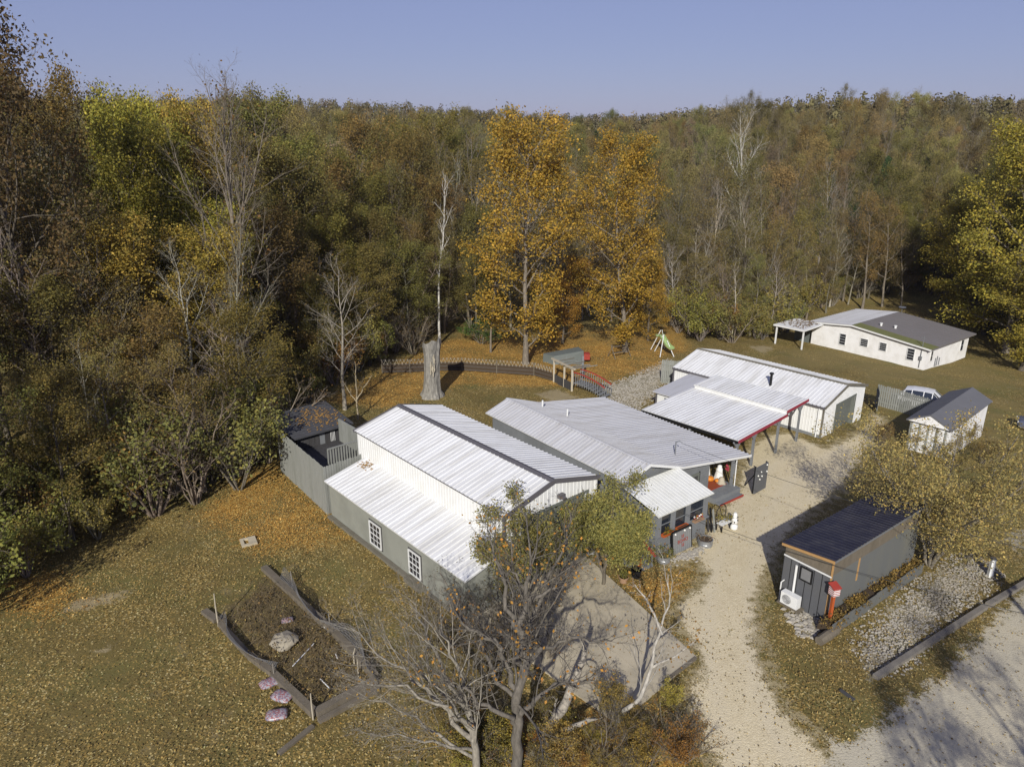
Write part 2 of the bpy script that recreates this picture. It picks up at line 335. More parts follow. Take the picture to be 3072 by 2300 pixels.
def ground_mat():
    m, t, b = nodes('ground'); v = N(t, 'ShaderNodeNewGeometry').outputs['Position']
    A = lambda n: N(t, 'ShaderNodeAttribute', attribute_name=n).outputs['Fac']
    n1, n4, n20 = noise(t, .35, 4, v), noise(t, 2.2, 5, v), noise(t, 16, 4, v)
    rag = mth(t, 'ADD', mth(t, 'MULTIPLY', mth(t, 'SUBTRACT', n4, .5), 1.5), mth(t, 'MULTIPLY', mth(t, 'SUBTRACT', n20, .5), 1.1))
    def mask(nm, lo=.38, hi=.62):
        return ramp(t, mth(t, 'ADD', A(nm), rag), [(lo, 0.0), (hi, 1.0)])
    def cells(scale):
        vo = N(t, 'ShaderNodeTexVoronoi'); vo.inputs['Scale'].default_value = scale; t.links.new(v, vo.inputs['Vector'])
        sp = N(t, 'ShaderNodeSeparateColor'); t.links.new(vo.outputs['Color'], sp.inputs[0]); return vo.outputs['Distance'], sp.outputs
    # grass and bare soil under the leaves
    g = mixc(t, n20, (.09,.070,.024), (.20,.158,.060)); g = mixc(t, ramp(t, n4, [(.35,0.0),(.7,.8)]), g, (.17,.128,.052))
    g = mixc(t, mth(t, 'MULTIPLY', mask('green', .2, .9), .55), g, mixc(t, n20, (.16,.13,.048), (.32,.25,.115)))
    g = mixc(t, ramp(t, noise(t, .22, 5, v, .65), [(.46, 0.0), (.62, .75)]), g, mixc(t, n20, (.085,.088,.028), (.19,.17,.065)))
    g = mixc(t, ramp(t, noise(t, .5, 6, v, .7), [(.58, 0.0), (.7, .6)]), g, mixc(t, n20, (.20,.155,.09), (.30,.24,.145)))
    # fallen leaves: one flat cell each, each with its own tone
    d1, c1 = cells(18)
    lo = ramp(t, c1[0], [(0,(.06,.046,.018)),(.25,(.15,.11,.04)),(.5,(.24,.178,.066)),(.72,(.32,.215,.066)),(.88,(.45,.33,.13)),(1,(.56,.48,.26))])
    lo2 = ramp(t, c1[0], [(0,(.14,.075,.02)),(.3,(.31,.165,.04)),(.6,(.43,.24,.06)),(.85,(.52,.33,.09)),(1,(.58,.45,.18))])
    orange = mask('orange', .25, .8)
    leafc = mixc(t, orange, lo, lo2)
    cover = mth(t, 'ADD', mth(t, 'ADD', mth(t, 'MULTIPLY', mth(t, 'SUBTRACT', n1, .3), 1.9), 0.0), mth(t, 'MULTIPLY', orange, .3))
    cover = mth(t, 'SUBTRACT', cover, mth(t, 'MULTIPLY', mask('green', .2, .9), .28))
    has = mth(t, 'LESS_THAN', c1[1], cover)
    base = mixc(t, has, g, leafc)
    # gravel drive
    d2, c2 = cells(34)
    gr = ramp(t, c2[0], [(0,(.44,.375,.255)),(.4,(.54,.465,.325)),(.8,(.60,.525,.375)),(1,(.66,.59,.45))])
    gr = mixc(t, ramp(t, n4, [(.42,0.0),(.75,.6)]), gr, (.46,.385,.255)); gr = mixc(t, ramp(t, n1, [(.4,0.0),(.7,.35)]), gr, (.62,.545,.395))
    weeds = mth(t, 'LESS_THAN', mth(t, 'ADD', mth(t, 'MULTIPLY', noise(t, 1.1, 5, v, .7), 1.0), mth(t, 'MULTIPLY', n20, .35)), .50)
    gr = mixc(t, mth(t, 'MULTIPLY', weeds, .75), gr, mixc(t, n20, (.10,.085,.035), (.20,.16,.07)))
    edge = mth(t, 'LESS_THAN', mth(t, 'ADD', A('drive'), mth(t, 'MULTIPLY', rag, .55)), .72)
    gr = mixc(t, mth(t, 'MULTIPLY', edge, .7), gr, mixc(t, n20, (.12,.10,.045), (.27,.21,.10)))
    gr = mixc(t, mth(t, 'MULTIPLY', A('track'), .55), gr, mixc(t, n4, (.40,.34,.24), (.70,.635,.50)))
    gr = mixc(t, 1.0, gr, (1.17,1.17,1.17), 'MULTIPLY')
    base = mixc(t, mask('drive'), base, gr)
    rd = mixc(t, n4, (.38,.345,.275), (.47,.43,.345)); rd = mixc(t, mth(t, 'MULTIPLY', c2[0], .35), rd, (.52,.48,.39))
    rd = mixc(t, ramp(t, n1, [(.45,0.0),(.65,.6)]), rd, (.52,.46,.345))
    base = mixc(t, mask('road'), base, mixc(t, 1.0, rd, (1.15,1.15,1.15), 'MULTIPLY'))
    sd = mixc(t, n20, (.26,.21,.125), (.40,.335,.22)); base = mixc(t, mth(t, 'MULTIPLY', mask('sand', .45, .8), .85), base, sd)
    d3, c3 = cells(8)
    rk = ramp(t, c3[0], [(0,(.28,.26,.22)),(.5,(.42,.40,.35)),(1,(.62,.60,.55))])
    base = mixc(t, mth(t, 'MULTIPLY', mask('rock', .5, .75), .5), base, rk)
    base = mixc(t, mth(t, 'MULTIPLY', mask('soil', .3, .7), .8), base, mixc(t, n20, (.05,.037,.022), (.15,.115,.07)))
    base = mixc(t, 1.0, base, (.85,.84,.78), 'MULTIPLY')
    t.links.new(base, b.inputs['Base Color']); b.inputs['Roughness'].default_value = .95; b.inputs['Specular IOR Level'].default_value = .1
    bump(t, b, n20, .03, .8)
    return m
M['ground'] = ground_mat()
def sheet(name, keep, dz, mats):
    fs = GQ if keep is None else GQ[keep]
    used, inv = np.unique(fs.ravel(), return_inverse=True)
    V = np.stack([GX.ravel()[used], GY.ravel()[used], GZ.ravel()[used]+dz], 1)
    me = np_mesh(name, V, inv.reshape(-1, 4), mats, smooth=True)
    for k, a in gm.items():
        at_ = me.attributes.new(k, 'FLOAT', 'POINT'); at_.data.foreach_set('value', a.ravel()[used].astype(np.float32))
    o = bpy.data.objects.new(name, me); COL.objects.link(o); return tag(o, kind='structure')
def cellmask(k, thr): return gm[k].ravel()[GQ].min(1) > thr
sheet('ground', None, 0, [M['ground']])
sheet('driveway', cellmask('drive', .55) & ~cellmask('road', .5), .006, [M['ground']])
sheet('road', cellmask('road', .55), .010, [M['ground']])
# ------------------------------------------------------------------ ribbed sheet metal, one object for each sheet
def ribbed(parent, name, P0, U, V, width, m, top, bot=None, panel=.92, ribs=4, h=.015):
    P0, U, V = Vector(P0), Vector(U).normalized(), Vector(V).normalized(); nrm = U.cross(V).normalized()
    f = (lambda u: top) if not callable(top) else top; b = (lambda u: 0.0) if bot is None else bot
    n = max(1, round(width/panel)); pw = width/n; s = pw/ribs; prof = []
    for i in range(ribs):
        for q, z in ((0, 0), (.66, 0), (.74, h), (.88, h), (.96, 0)): prof.append(((i+q)*s, z))
    prof.append((pw, 0)); out = []
    for k in range(n):
        vs = []; fs = []; lift = .0015*(k % 2)
        for (u, z) in prof:
            uu = min(k*pw+u, width); p = P0+U*uu+nrm*(z+lift)
            vs += [p+V*b(uu), p+V*max(f(uu), b(uu)+.001)]
        for i in range(len(prof)-1):
            fs.append((2*i, 2*i+2, 2*i+3, 2*i+1))
        out.append(MB().add(vs, fs).build(name, m, parent))
    return out
def pane_window(parent, m_frame, x0, x1, z0, z1, y, cols, rows, axis='x', out=-1, depth=.06, w=.05, sash=True):
    """a framed window with its panes; axis = the local axis it runs along, out = side it faces on the other axis"""
    def bx(mb, a0, a1, d0, d1, c0, c1):
        d0, d1 = sorted((y+out*d0, y+out*d1))
        return mb.box(a0, a1, d0, d1, c0, c1) if axis == 'x' else mb.box(d0, d1, a0, a1, c0, c1)
    f = MB()
    bx(f, x0, x1, 0, depth, z0, z0+w); bx(f, x0, x1, 0, depth, z1-w, z1); bx(f, x0, x0+w, 0, depth, z0+w, z1-w); bx(f, x1-w, x1, 0, depth, z0+w, z1-w)
    win = f.build('window', m_frame, parent)
    iw, ih = (x1-x0-2*w), (z1-z0-2*w); mu = .022
    for r in range(rows):
        for c in range(cols):
            p = MB(); bx(p, x0+w+iw*c/cols+mu/2, x0+w+iw*(c+1)/cols-mu/2, .004, .022, z0+w+ih*r/rows+mu/2, z0+w+ih*(r+1)/rows-mu/2)
            p.build('pane', M['glass'], win)
    g = MB()
    for c in range(1, cols): q = x0+w+iw*c/cols; bx(g, q-mu/2, q+mu/2, .002, .035, z0+w, z1-w)
    for r in range(1, rows):
        q = z0+w+ih*r/rows; k = 2.0 if (sash and r*2 == rows) else 1; bx(g, x0+w, x1-w, .003, .037+.006*k, q-mu*k/2, q+mu*k/2)
    if cols > 1 or rows > 1: g.build('muntins', m_frame, win)
    return win
def gable_slabs(roof_parts, P): pass
def slope(parent, name, P_low0, P_low1, P_hi1, P_hi0, m, deck, panel=.92, ribs=3, h=.036):
    """one roof slope: a thin deck and the ribbed sheets that lie on it; low edge first"""
    a, b, c, d = [Vector(p) for p in (P_low0, P_low1, P_hi1, P_hi0)]
    r = MB().slab([a, b, c, d], .07).build(name, deck, parent)
    U = (b-a); V = (d-a); n = U.cross(V).normalized()
    ribbed(r, 'roof_sheet', a+n*.012, U, V, U.length, m, V.length, panel=panel, ribs=ribs, h=h)
    return r
# ------------------------------------------------------------------ long white workshop with lean-to
GL, GW, GE, GR, GYAW = 12.85, 6.0, 4.16, 4.92, -.8534
g = thing('workshop', 'long white metal workshop with dark ridge cap and grey lean-to below its white wall', 'workshop', (-.3405, 28.0997, 0), GYAW)
ab, bb = -GL+.15, -.12           # wall planes
slope(g, 'roof', (-GL,-.02,GE), (0,-.02,GE), (0,GW/2,GR), (-GL,GW/2,GR), M['roof_white'], M['trim'])
slope(g, 'roof', (0,GW+.02,GE), (-GL,GW+.02,GE), (-GL,GW/2,GR), (0,GW/2,GR), M['roof_white'], M['trim'])
rc = MB(); k = (GR-GE)/(GW/2)
rc.slab([(-GL-.02,GW/2-.2,GR-.2*k+.05),(.02,GW/2-.2,GR-.2*k+.05),(.02,GW/2,GR+.06),(-GL-.02,GW/2,GR+.06)], .012)
rc.slab([(.02,GW/2+.2,GR-.2*k+.05),(-GL-.02,GW/2+.2,GR-.2*k+.05),(-GL-.02,GW/2,GR+.06),(.02,GW/2,GR+.06)], .012)
rc.build('ridge_cap', M['trim'], g)
for sgn in (0, 1):
    y0, y1 = (-.06, GW/2) if sgn == 0 else (GW+.06, GW/2)
    MB().bar((.03,y0,GE-.02),(.03,y1,GR+.01), .07, .2, up=(0,0,1)).build('rake_trim', M['trim'], g)
    MB().bar((-GL-.03,y0,GE-.02),(-GL-.03,y1,GR+.01), .06, .14).build('rake_trim', M['trim'], g)
ribbed(g, 'wall_sheet', (-GL+.1,.1,-.5), (1,0,0), (0,0,1), GL-.2, M['siding'], GE+.42)
ribbed(g, 'wall_sheet', (-.1,GW-.1,-.5), (-1,0,0), (0,0,1), GL-.2, M['siding'], GE+.42)
ftop = lambda u: (GE+.45+(GR-GE)*(1-abs((u+.1)-GW/2)/(GW/2)))
ribbed(g, 'wall_sheet', (-.1,.1,-.5), (0,1,0), (0,0,1), GW-.2, M['siding'], ftop, lambda u: 4.05 if 1.2 <= u <= 5.2 else 0)
ribbed(g, 'wall_sheet', (-GL+.1,GW-.1,-.5), (0,-1,0), (0,0,1), GW-.2, M['siding'], ftop)
box('corner_trim', M['trim'], g, -.16, -.04, .02, .14, -.5, GE); box('corner_trim', M['trim_w'], g, -.16, -.04, GW-.14, GW-.02, -.5, GE)
dr = MB(); dr.box(-.34,-.29,1.3,5.28,-.35,3.52); dd = dr.build('garage_door', M['door_g'], g)
for i in range(6): box('door_panel', M['door_g'], dd, -.29, -.27, 1.33, 5.25, -.3+i*.636, -.3+i*.636+.61)
fr = MB(); fr.box(-.35,-.06,1.16,1.3,-.4,3.66); fr.box(-.35,-.06,5.28,5.42,-.4,3.66); fr.box(-.35,-.06,1.3,5.28,3.52,3.66); fr.build('door_frame', M['door_g'], g)
lm = MB(); lm.box(-.08,.12,3.28,3.62,3.92,4.12); lm.bar((0,3.45,4.02),(.26,3.45,3.95),.16,.12); lm.build('wall_lamp', M['trim'], g)
LB, LJ, LZ = -2.43, 2.75, 2.14
slope(g, 'lean_to_roof', (-GL+.75,LB,LZ), (.3,LB,LZ), (.3,.1,LJ), (-GL+.75,.1,LJ), M['roof_white'], M['trim_w'])
ft = MB(); lw = LB+.2
ft.box(-GL+.95,.05,lw-.02,lw+.16,-.4,LZ-.06); ft.box(-.05-.16,.05,lw+.16,.06,-.4,2.2); ft.box(-GL+.95,-GL+1.11,lw+.16,.06,-.4,2.1)
ft.build('block_wall', M['block'], g)
gb = MB(); gb.add([(-.06,lw+.16,2.2),(-.06,.06,2.2),(-.06,.06,2.68),(.03,lw+.16,2.2),(.03,.06,2.2),(.03,.06,2.68)], [(0,1,2),(5,4,3),(0,2,5,3),(0,3,4,1),(1,4,5,2)]); gb.build('gable_infill', M['siding'], g)
f2 = MB(); f2.box(-GL+.9,-4.2,lw-.26,lw-.03,-.3,.12); f2.box(-4.2,-2.9,lw-.42,lw-.03,-.3,.2); f2.box(-2.9,.1,lw-.2,lw-.03,-.3,.05); f2.build('footing', M['footing'], g)
for x0, x1 in ((-7.72,-6.66), (-4.2,-3.24)):
    box('window_surround', M['dark_wood'], g, x0-.06, x1+.06, lw-.045, lw-.02, .27, 1.66)
    pane_window(g, M['trim_w'], x0, x1, .33, 1.6, lw-.046, 3, 4, 'x', -1)
lf = MB(); rr = random.Random(5)
for i in range(60):
    q = (-11.6+rr.gauss(.3,.28), -.15+rr.gauss(-.12,.14)); z = LJ+(LZ-LJ)*((.1-q[1])/(.1-LB))+.05
    a = rr.uniform(0,6.3); s = rr.uniform(.04,.09)
    lf.slab([(q[0]+s*math.cos(a),q[1]+s*math.sin(a),z+rr.uniform(0,.04)),(q[0]-s*math.sin(a)*.6,q[1]+s*math.cos(a)*.6,z),(q[0]-s*math.cos(a),q[1]-s*math.sin(a),z+.02),(q[0]+s*math.sin(a)*.6,q[1]-s*math.cos(a)*.6,z+.01)], .004)
M['gold_leaf'] = mat('gold_leaf', (.34,.19,.05), .9, var=.45, scale=9)
tag(lf.build('roof_leaves', M['gold_leaf'], g), kind='stuff')
# ------------------------------------------------------------------ middle house with long galvanised roof
MYAW = -.924; mL = 12.6
h = thing('cottage', 'low cottage under a wide pale grey ribbed metal roof with a kinked porch slope', 'house', (5.8828, 33.9233, -.3), MYAW)
zz = .3
E0, RG, BK, PC = (0, 2.80+zz), (1.73, 3.41+zz), (4.40, 2.50+zz), (10.67, 1.49+zz)
def sl(p, q, nm):
    (b0, z0), (b1, z1) = p, q
    return slope(h, nm, (-mL if b0 < b1 else 0, b0, z0), (0 if b0 < b1 else -mL, b0, z0), (0 if b0 < b1 else -mL, b1, z1), (-mL if b0 < b1 else 0, b1, z1), M['roof_galv'], M['trim_w'], panel=.84, ribs=3, h=.055)
sl(E0, RG, 'roof'); sl(BK, RG, 'roof'); sl(PC, BK, 'porch_roof')
rc = MB(); rc.slab([(-mL,1.6,3.43+zz-.01),(0,1.6,3.43+zz-.01),(0,1.73,3.475+zz),(-mL,1.73,3.475+zz)], .012); rc.slab([(0,1.86,3.43+zz-.01),(-mL,1.86,3.43+zz-.01),(-mL,1.73,3.475+zz),(0,1.73,3.475+zz)], .012); rc.build('ridge_cap', M['roof_galv'], h)
for p, q in ((E0, RG), (RG, BK), (BK, PC)):
    MB().bar((.03,p[0],p[1]-.02),(.03,q[0],q[1]-.02), .05, .15).build('fascia', M['trim_w'], h)
w = MB(); w.box(-mL+.3,-.45,.35,7.35,-.6,1.75); w.build('wall', M['grey_paint'], h)
gw = MB(); pr = [(.35,1.75),(.35,E0[1]-.02),(1.73,RG[1]-.12),(4.4,BK[1]-.12),(7.35,BK[1]-.12-(7.35-4.4)*.161),(7.35,1.75)]
n_ = len(pr); gw.add([(-.45,b_,z_) for b_, z_ in pr]+[(-mL+.3,b_,z_) for b_, z_ in pr], [tuple(range(n_)), tuple(range(2*n_-1,n_-1,-1))]+[(i,n_+i,n_+(i+1)%n_,(i+1)%n_) for i in range(n_)])
gw.build('upper_wall', M['grey_paint'], h)
for i in range(12): box('siding_board', M['grey_paint'], h, -.449, -.42, 4.2, 7.33, -.25+i*.17, -.25+i*.17+.155)
dr = box('door', M['door_g'], h, -.42, -.36, 5.3, 6.4, -.2, 1.75); box('door_glass', M['glass'], dr, -.36, -.35, 5.45, 6.25, .6, 1.6)
box('door_frame', M['black'], h, -.42, -.385, 5.22, 5.3, -.2, 1.8); box('door_frame', M['black'], h, -.42, -.385, 6.4, 6.48, -.2, 1.8)
dk = box('porch_deck', M['grey_paint'], h, -3.6, .08, 7.4, 9.85, -.45, -.12)
for i in range(9): box('deck_board', M['grey_paint'], dk, -3.6, .1, 7.4+i*.272, 7.4+i*.272+.26, -.12, -.085)
ps = box('porch_step', M['grey_paint'], h, .1, .42, 7.5, 9.7, -.75, -.36); box('nosing', M['red'], ps, .42, .47, 7.5, 9.7, -.46, -.35)
for a_, b_ in ((-.45,9.62), (-4.2,10.3), (-8.2,10.3), (-12.1,10.3)): box('porch_post', M['grey_paint'], h, a_-.07, a_+.07, b_-.07, b_+.07, -1.1, 1.49+zz-.05)
MB().tube([(-.28,9.72,-.7),(-.28,9.72,1.62)], .035, 8).build('downspout', M['trim_w'], h)
mast = MB(); mast.tube([(-1.6,5.6,2.2),(-1.6,5.6,3.45)], .035, 8); mast.tube([(-1.6,5.6,3.4),(-1.5,5.75,3.5),(-1.35,5.8,3.42)], .03, 6); mast.build('service_mast', M['steel'], h)
ht = lambda b_: RG[1]+(b_-1.73)*(BK[1]-RG[1])/(BK[0]-1.73)
for a_, b_ in ((-11.2,3.6), (-9.4,4.2)): MB().tube([(a_,b_,ht(b_)-.1),(a_,b_,ht(b_)+.5)], .06, 8).build('vent_pipe', M['trim_w'], h)
# front lean-to room of the cottage
aw = slope(h, 'awning_roof', (2.42,4.1,1.98), (2.42,-.15,1.98), (-.1,-.1,2.55), (-.1,4.0,2.55), M['awning_white'], M['awning_white'], panel=.6, ribs=2, h=.012) if False else None
aw = MB().slab([(2.42,-.15,2.32),(2.42,4.1,2.32),(-.1,3.95,2.88),(-.1,.2,2.88)], .06).build('awning_roof', M['awning_white'], h)
Ua, Va = Vector((0,1,0)), Vector((-2.52,0,.56)).normalized()
ribbed(aw, 'roof_sheet', (2.42,-.13,2.335), Ua, Va, 4.2, M['awning_white'], 2.55, panel=.7, ribs=3, h=.012)
lo = MB(); lo.box(2.02,2.14,.1,3.95,-.6,.95); lo.box(-.4,2.02,.1,.2,-.6,2.2); lo.box(-.4,2.02,3.85,3.95,-.6,.95); lo.box(-.44,2.0,.2,3.85,-.6,.1); lo.build('front_wall', M['grey_paint'], h)
for i in range(8): box('siding_board', M['grey_paint'], h, 2.142, 2.165, .1, 3.95, -.3+i*.155, -.3+i*.155+.142)
for b_ in (.1, 1.15, 2.3, 3.7): box('porch_post', M['grey_paint'], h, 2.0, 2.2, b_, b_+.24, .95, 2.27)
box('window_sill', M['grey_paint'], h, 1.95, 2.32, .05, 4.0, .9, .955); box('window_head', M['grey_paint'], h, 2.02, 2.14, .1, 3.95, 2.05, 2.27)
for b0, b1 in ((.34,1.15), (1.39,2.3), (2.54,3.7)):
    f = MB(); f.box(2.05,2.1,b0,b1,.955,1.0); f.box(2.05,2.1,b0,b1,1.49,1.53); f.build('window', M['grey_paint'], h); 
    box('pane', M['glass'], f and h.children[-1], 2.06, 2.075, b0, b1, 1.0, 2.05)
MB().slab([(2.72,-.3,-.05),(2.72,.62,-.05),(2.26,.62,.34),(2.26,-.3,.34)], .02).build('skirt_sheet', M['galv'], h)
MB().slab([(2.72,.64,-.05),(2.72,2.3,-.05),(2.26,2.3,.34),(2.26,.64,.34)], .02).build('skirt_sheet', M['galv'], h)
def local(frame_loc, yaw, a, b, z=None):
    x = frame_loc[0]+math.cos(yaw)*a-math.sin(yaw)*b; y = frame_loc[1]+math.sin(yaw)*a+math.cos(yaw)*b
    return Vector((x, y, float(gz(x, y)) if z is None else z))
ML = (5.8828, 33.9233); GLc = (-.3405, 28.0997); WLc = (22.9049, 50.0828); SLc = (13.6081, 26.7186); HLc = (42.3887, 71.5998)
# ------------------------------------------------------------------ white barn at the back with carport
WYAW = -.8155; wz = -1.75
b = thing('barn', 'long white metal barn with grey corner trim and a grey overhead door', 'barn', (22.9049, 50.0828, wz), WYAW)
WL_, WW_, WE, WR = 13.36, 7.48, .80-wz, 1.73-wz
slope(b, 'roof', (-WL_,0,WE), (0,0,WE), (0,WW_/2,WR), (-WL_,WW_/2,WR), M['roof_white'], M['trim'])
slope(b, 'roof', (0,WW_,WE), (-WL_,WW_,WE), (-WL_,WW_/2,WR), (0,WW_/2,WR), M['roof_white'], M['trim'])
rc = MB(); k = (WR-WE)/(WW_/2)
rc.slab([(-WL_,WW_/2-.22,WR-.22*k+.05),(.02,WW_/2-.22,WR-.22*k+.05),(.02,WW_/2,WR+.06),(-WL_,WW_/2,WR+.06)], .012)
rc.slab([(.02,WW_/2+.22,WR-.22*k+.05),(-WL_,WW_/2+.22,WR-.22*k+.05),(-WL_,WW_/2,WR+.06),(.02,WW_/2,WR+.06)], .012); rc.build('ridge_cap', M['footing'], b)
for y0 in (-.04, WW_+.04): MB().bar((.03,y0,WE-.03),(.03,WW_/2,WR), .06, .2).build('rake_trim', M['footing'], b)
MB().bar((-WL_,-.03,WE-.06),(0.02,-.03,WE-.06), .08, .14).build('gutter', M['trim'], b)
ribbed(b, 'wall_sheet', (-WL_+.1,.12,-.5), (1,0,0), (0,0,1), WL_-.2, M['siding'], WE+.4)
wt = lambda u: WE+.43+(WR-WE)*(1-abs(u+.1-WW_/2)/(WW_/2))
ribbed(b, 'wall_sheet', (-.12,.1,-.9), (0,1,0), (0,0,1), WW_-.2, M['siding'], lambda u: wt(u)+.4, lambda u: 3.02 if 2.2 <= u <= 5.5 else 0)
ribbed(b, 'wall_sheet', (-WL_+.12,WW_-.1,-.5), (0,-1,0), (0,0,1), WW_-.2, M['siding'], wt)
ribbed(b, 'wall_sheet', (-.1,WW_-.12,-.9), (-1,0,0), (0,0,1), WL_-.2, M['siding'], WE+.8)
box('corner_trim', M['footing'], b, -.16, -.06, .05, .15, -.5, WE-.05); box('corner_trim', M['trim'], b, -WL_+.04, -WL_+.16, .05, .15, -.3, WE-.05)
box('base_board', M['grey_paint'], b, -9, -.2, .06, .1, -.4, .32)
MB().tube([(-.45,.03,WE-.1),(-.45,.03,.1)], .05, 8).build('downspout', M['trim_w'], b)
dd = box('overhead_door', M['door_g'], b, -.42, -.37, 2.3, 5.6, -.75, 2.1)
for i in range(7): box('door_slat', M['door_g'], dd, -.37, -.352, 2.32, 5.58, -.72+i*.4, -.72+i*.4+.385)
f = MB(); f.box(-.43,-.06,2.18,2.3,-.8,2.24); f.box(-.43,-.06,5.6,5.72,-.8,2.24); f.box(-.43,-.06,2.3,5.6,2.1,2.24); f.build('door_frame', M['door_g'], b)
hr = lambda b_: WE+(b_)*k
fl = MB(); fl.tube([(-4.9,1.0,hr(1.0)-.1),(-4.9,1.0,hr(1.0)+.95)], .1, 10); fl.tube([(-4.9,1.0,hr(1.0)+.95),(-4.9,1.0,hr(1.0)+1.05)], .17, 10); fl.build('stove_flue', M['black'], b)
c = thing('carport', 'flat white ribbed carport roof with crimson fascia on grey posts before the white barn', 'carport', (22.9049, 50.0828, wz), WYAW)
z0 = -wz
slope(c, 'roof', (-8.1,-11.3,1.40+z0), (-.5,-11.3,1.40+z0), (-.5,-4.96,1.50+z0), (-8.1,-4.96,1.50+z0), M['roof_white'], M['trim_w'], panel=.84)
slope(c, 'upper_roof', (-8.0,-5.02,1.78+z0), (-.5,-5.02,1.78+z0), (-.5,-1.95,1.84+z0), (-8.0,-1.95,1.84+z0), M['roof_white'], M['trim_w'], panel=.84)
box('step_wall', M['siding'], c, -7.95, -.55, -4.96, -4.9, 1.47+z0, 1.70+z0)
MB().bar((-.45,-11.32,1.34+z0),(-.45,-4.98,1.44+z0), .05, .2).build('fascia', M['red_trim'], c)
MB().bar((-.45,-5.05,1.72+z0),(-.45,-1.93,1.78+z0), .05, .18).build('fascia', M['red_trim'], c)
MB().bar((-8.1,-11.33,1.3+z0),(-.5,-11.33,1.3+z0), .05, .16).build('edge_beam', M['black'], c)
for a_, b_ in ((-.65,-9.0), (-.75,-5.5), (-.95,-2.0), (-7.8,-9.0), (-7.8,-5.5), (-4.2,-11.1), (-.65,-11.1)):
    gg = local(WLc, WYAW, a_, b_).z-wz
    box('post', M['grey_paint'], c, a_-.07, a_+.07, b_-.07, b_+.07, gg-.2, 1.36+z0)
    if a_ > -1: MB().bar((a_,b_-.5,1.32+z0),(a_,b_,.75+z0), .07, .09).build('knee_brace', M['grey_paint'], c); MB().bar((a_,b_+.5,1.32+z0),(a_,b_,.75+z0), .07, .09).build('knee_brace', M['grey_paint'], c)
for b_ in (-9.0,-5.5): MB().bar((-7.9,b_,1.33+z0),(-.6,b_,1.33+z0), .09, .14).build('beam', M['grey_paint'], c)
ax = local(WLc, WYAW, -10.4, -3.6)
an = thing('side_annex', 'small annex with plain pale grey roof beside the ribbed carport', 'shed', (22.9049, 50.0828, wz), WYAW)
gg = ax.z-wz
box('wall', M['siding'], an, -11.4, -8.9, -4.9, .0, gg-.4, 1.95); box('corner_trim', M['trim'], an, -11.44, -11.3, -4.95, -4.82, gg-.4, 1.95)
box('door', M['grey_paint'], an, -10.6, -9.8, -4.94, -4.9, gg, 1.75); box('door_panel', M['trim_w'], an.children[-1], -10.5, -9.9, -4.955, -4.94, gg+.1, 1.6)
MB().slab([(-11.6,-5.15,2.1),(-8.6,-5.15,2.1),(-8.6,.1,2.42),(-11.6,.1,2.42)], .08).build('roof', M['roof_galv'], an)
# ------------------------------------------------------------------ old white house beyond
HYAW = -.9271; hz = -3.45
o = thing('old_house', 'peeling white single-storey house with brown shingle roof and mossy edge', 'house', (HLc[0], HLc[1], hz), HYAW)
hE, hR, hr_, hW, hL = -1.06-hz, -.27-hz, -8.36, 13.2, 10.4
a1 = MB().slab([(.25,0,hE-.02),(.25,hL,hE-.02),(hr_,hL,hR),(hr_,0,hR)], .12).build('roof', M['shingle'], o)
n1 = Vector((-.0,0,1))
for i in range(24):   # shingle courses
    f0, f1 = i/24, (i+1)/24; x0, x1 = .25+(hr_-.25)*f0, .25+(hr_-.25)*f1; q0, q1 = hE-.02+(hR-hE+.02)*f0, hE-.02+(hR-hE+.02)*f1
    MB().slab([(x0,1.7,q0+.026),(x0,hL,q0+.026),(x1,hL,q1+.012),(x1,1.7,q1+.012)], .012).build('shingle_course', M['shingle'], a1)
    MB().slab([(x0,0,q0+.024),(x0,1.7,q0+.024),(x1,1.7,q1+.010),(x1,0,q1+.010)], .012).build('shingle_course', M['moss'], a1)
slope(o, 'metal_roof', (-hW-.3,hL,hE+.18), (-hW-.3,0,hE+.18), (hr_,0,hR+.01), (hr_,hL,hR+.01), M['roof_galv'], M['shingle'], panel=.9, ribs=2)
MB().bar((.28,-.04,hE-.1),(hr_,-.04,hR-.08), .04, .16).build('fascia', M['trim_w'], o); MB().bar((hr_,-.04,hR-.08),(-hW-.3,-.04,hE+.08), .04, .16).build('fascia', M['trim_w'], o)
wl = MB(); pr = [(-.3,-.4),(-.3,hE-.13),(hr_,hR-.13),(-hW+.1,hE+.02),(-hW+.1,-.4)]
wl.add([(x,.3,z) for x, z in pr]+[(x,hL-.3,z) for x, z in pr], [tuple(range(5))[::-1], tuple(range(5,10))]+[(i,(i+1)%5,5+(i+1)%5,5+i) for i in range(5)]); wl.build('wall', M['plaster'], o)
for x0, x1, q0, q1 in ((-9.72,-8.93,-2.79,-1.5), (-7.3,-6.4,-2.42,-1.53), (-5.16,-4.35,-2.42,-1.5), (-2.2,-1.4,-2.72,-1.44)):
    pane_window(o, M['trim_w'], x0, x1, q0-hz, q1-hz, .296, 1, 4, 'x', -1, w=.05, sash=False)
for y0, y1, q0, q1 in ((1.3,1.9,-2.72,-1.56), (8.2,9.0,-2.85,-1.54)):
    pane_window(o, M['trim_w'], y0, y1, q0-hz, q1-hz, -.296, 1, 2, 'y', 1, w=.06, sash=False)
for y0, z1 in ((2.6,.9), (3.0,1.05), (3.5,.8)): MB().tube([(-.24,y0,0),(-.24,y0,z1)], .05, 6).build('meter_pipe', M['steel'], o)
sm = MB(); sm.tube([(-.75,.22,0.2),(-.75,.22,hE+1.15)], .035, 6); sm.bar((-1.05,.2,hE+.95),(-.45,.2,hE+.95),.04); sm.box(-.88,-.62,.16,.28,1.0,1.4); sm.build('service_mast', M['steel'], o)
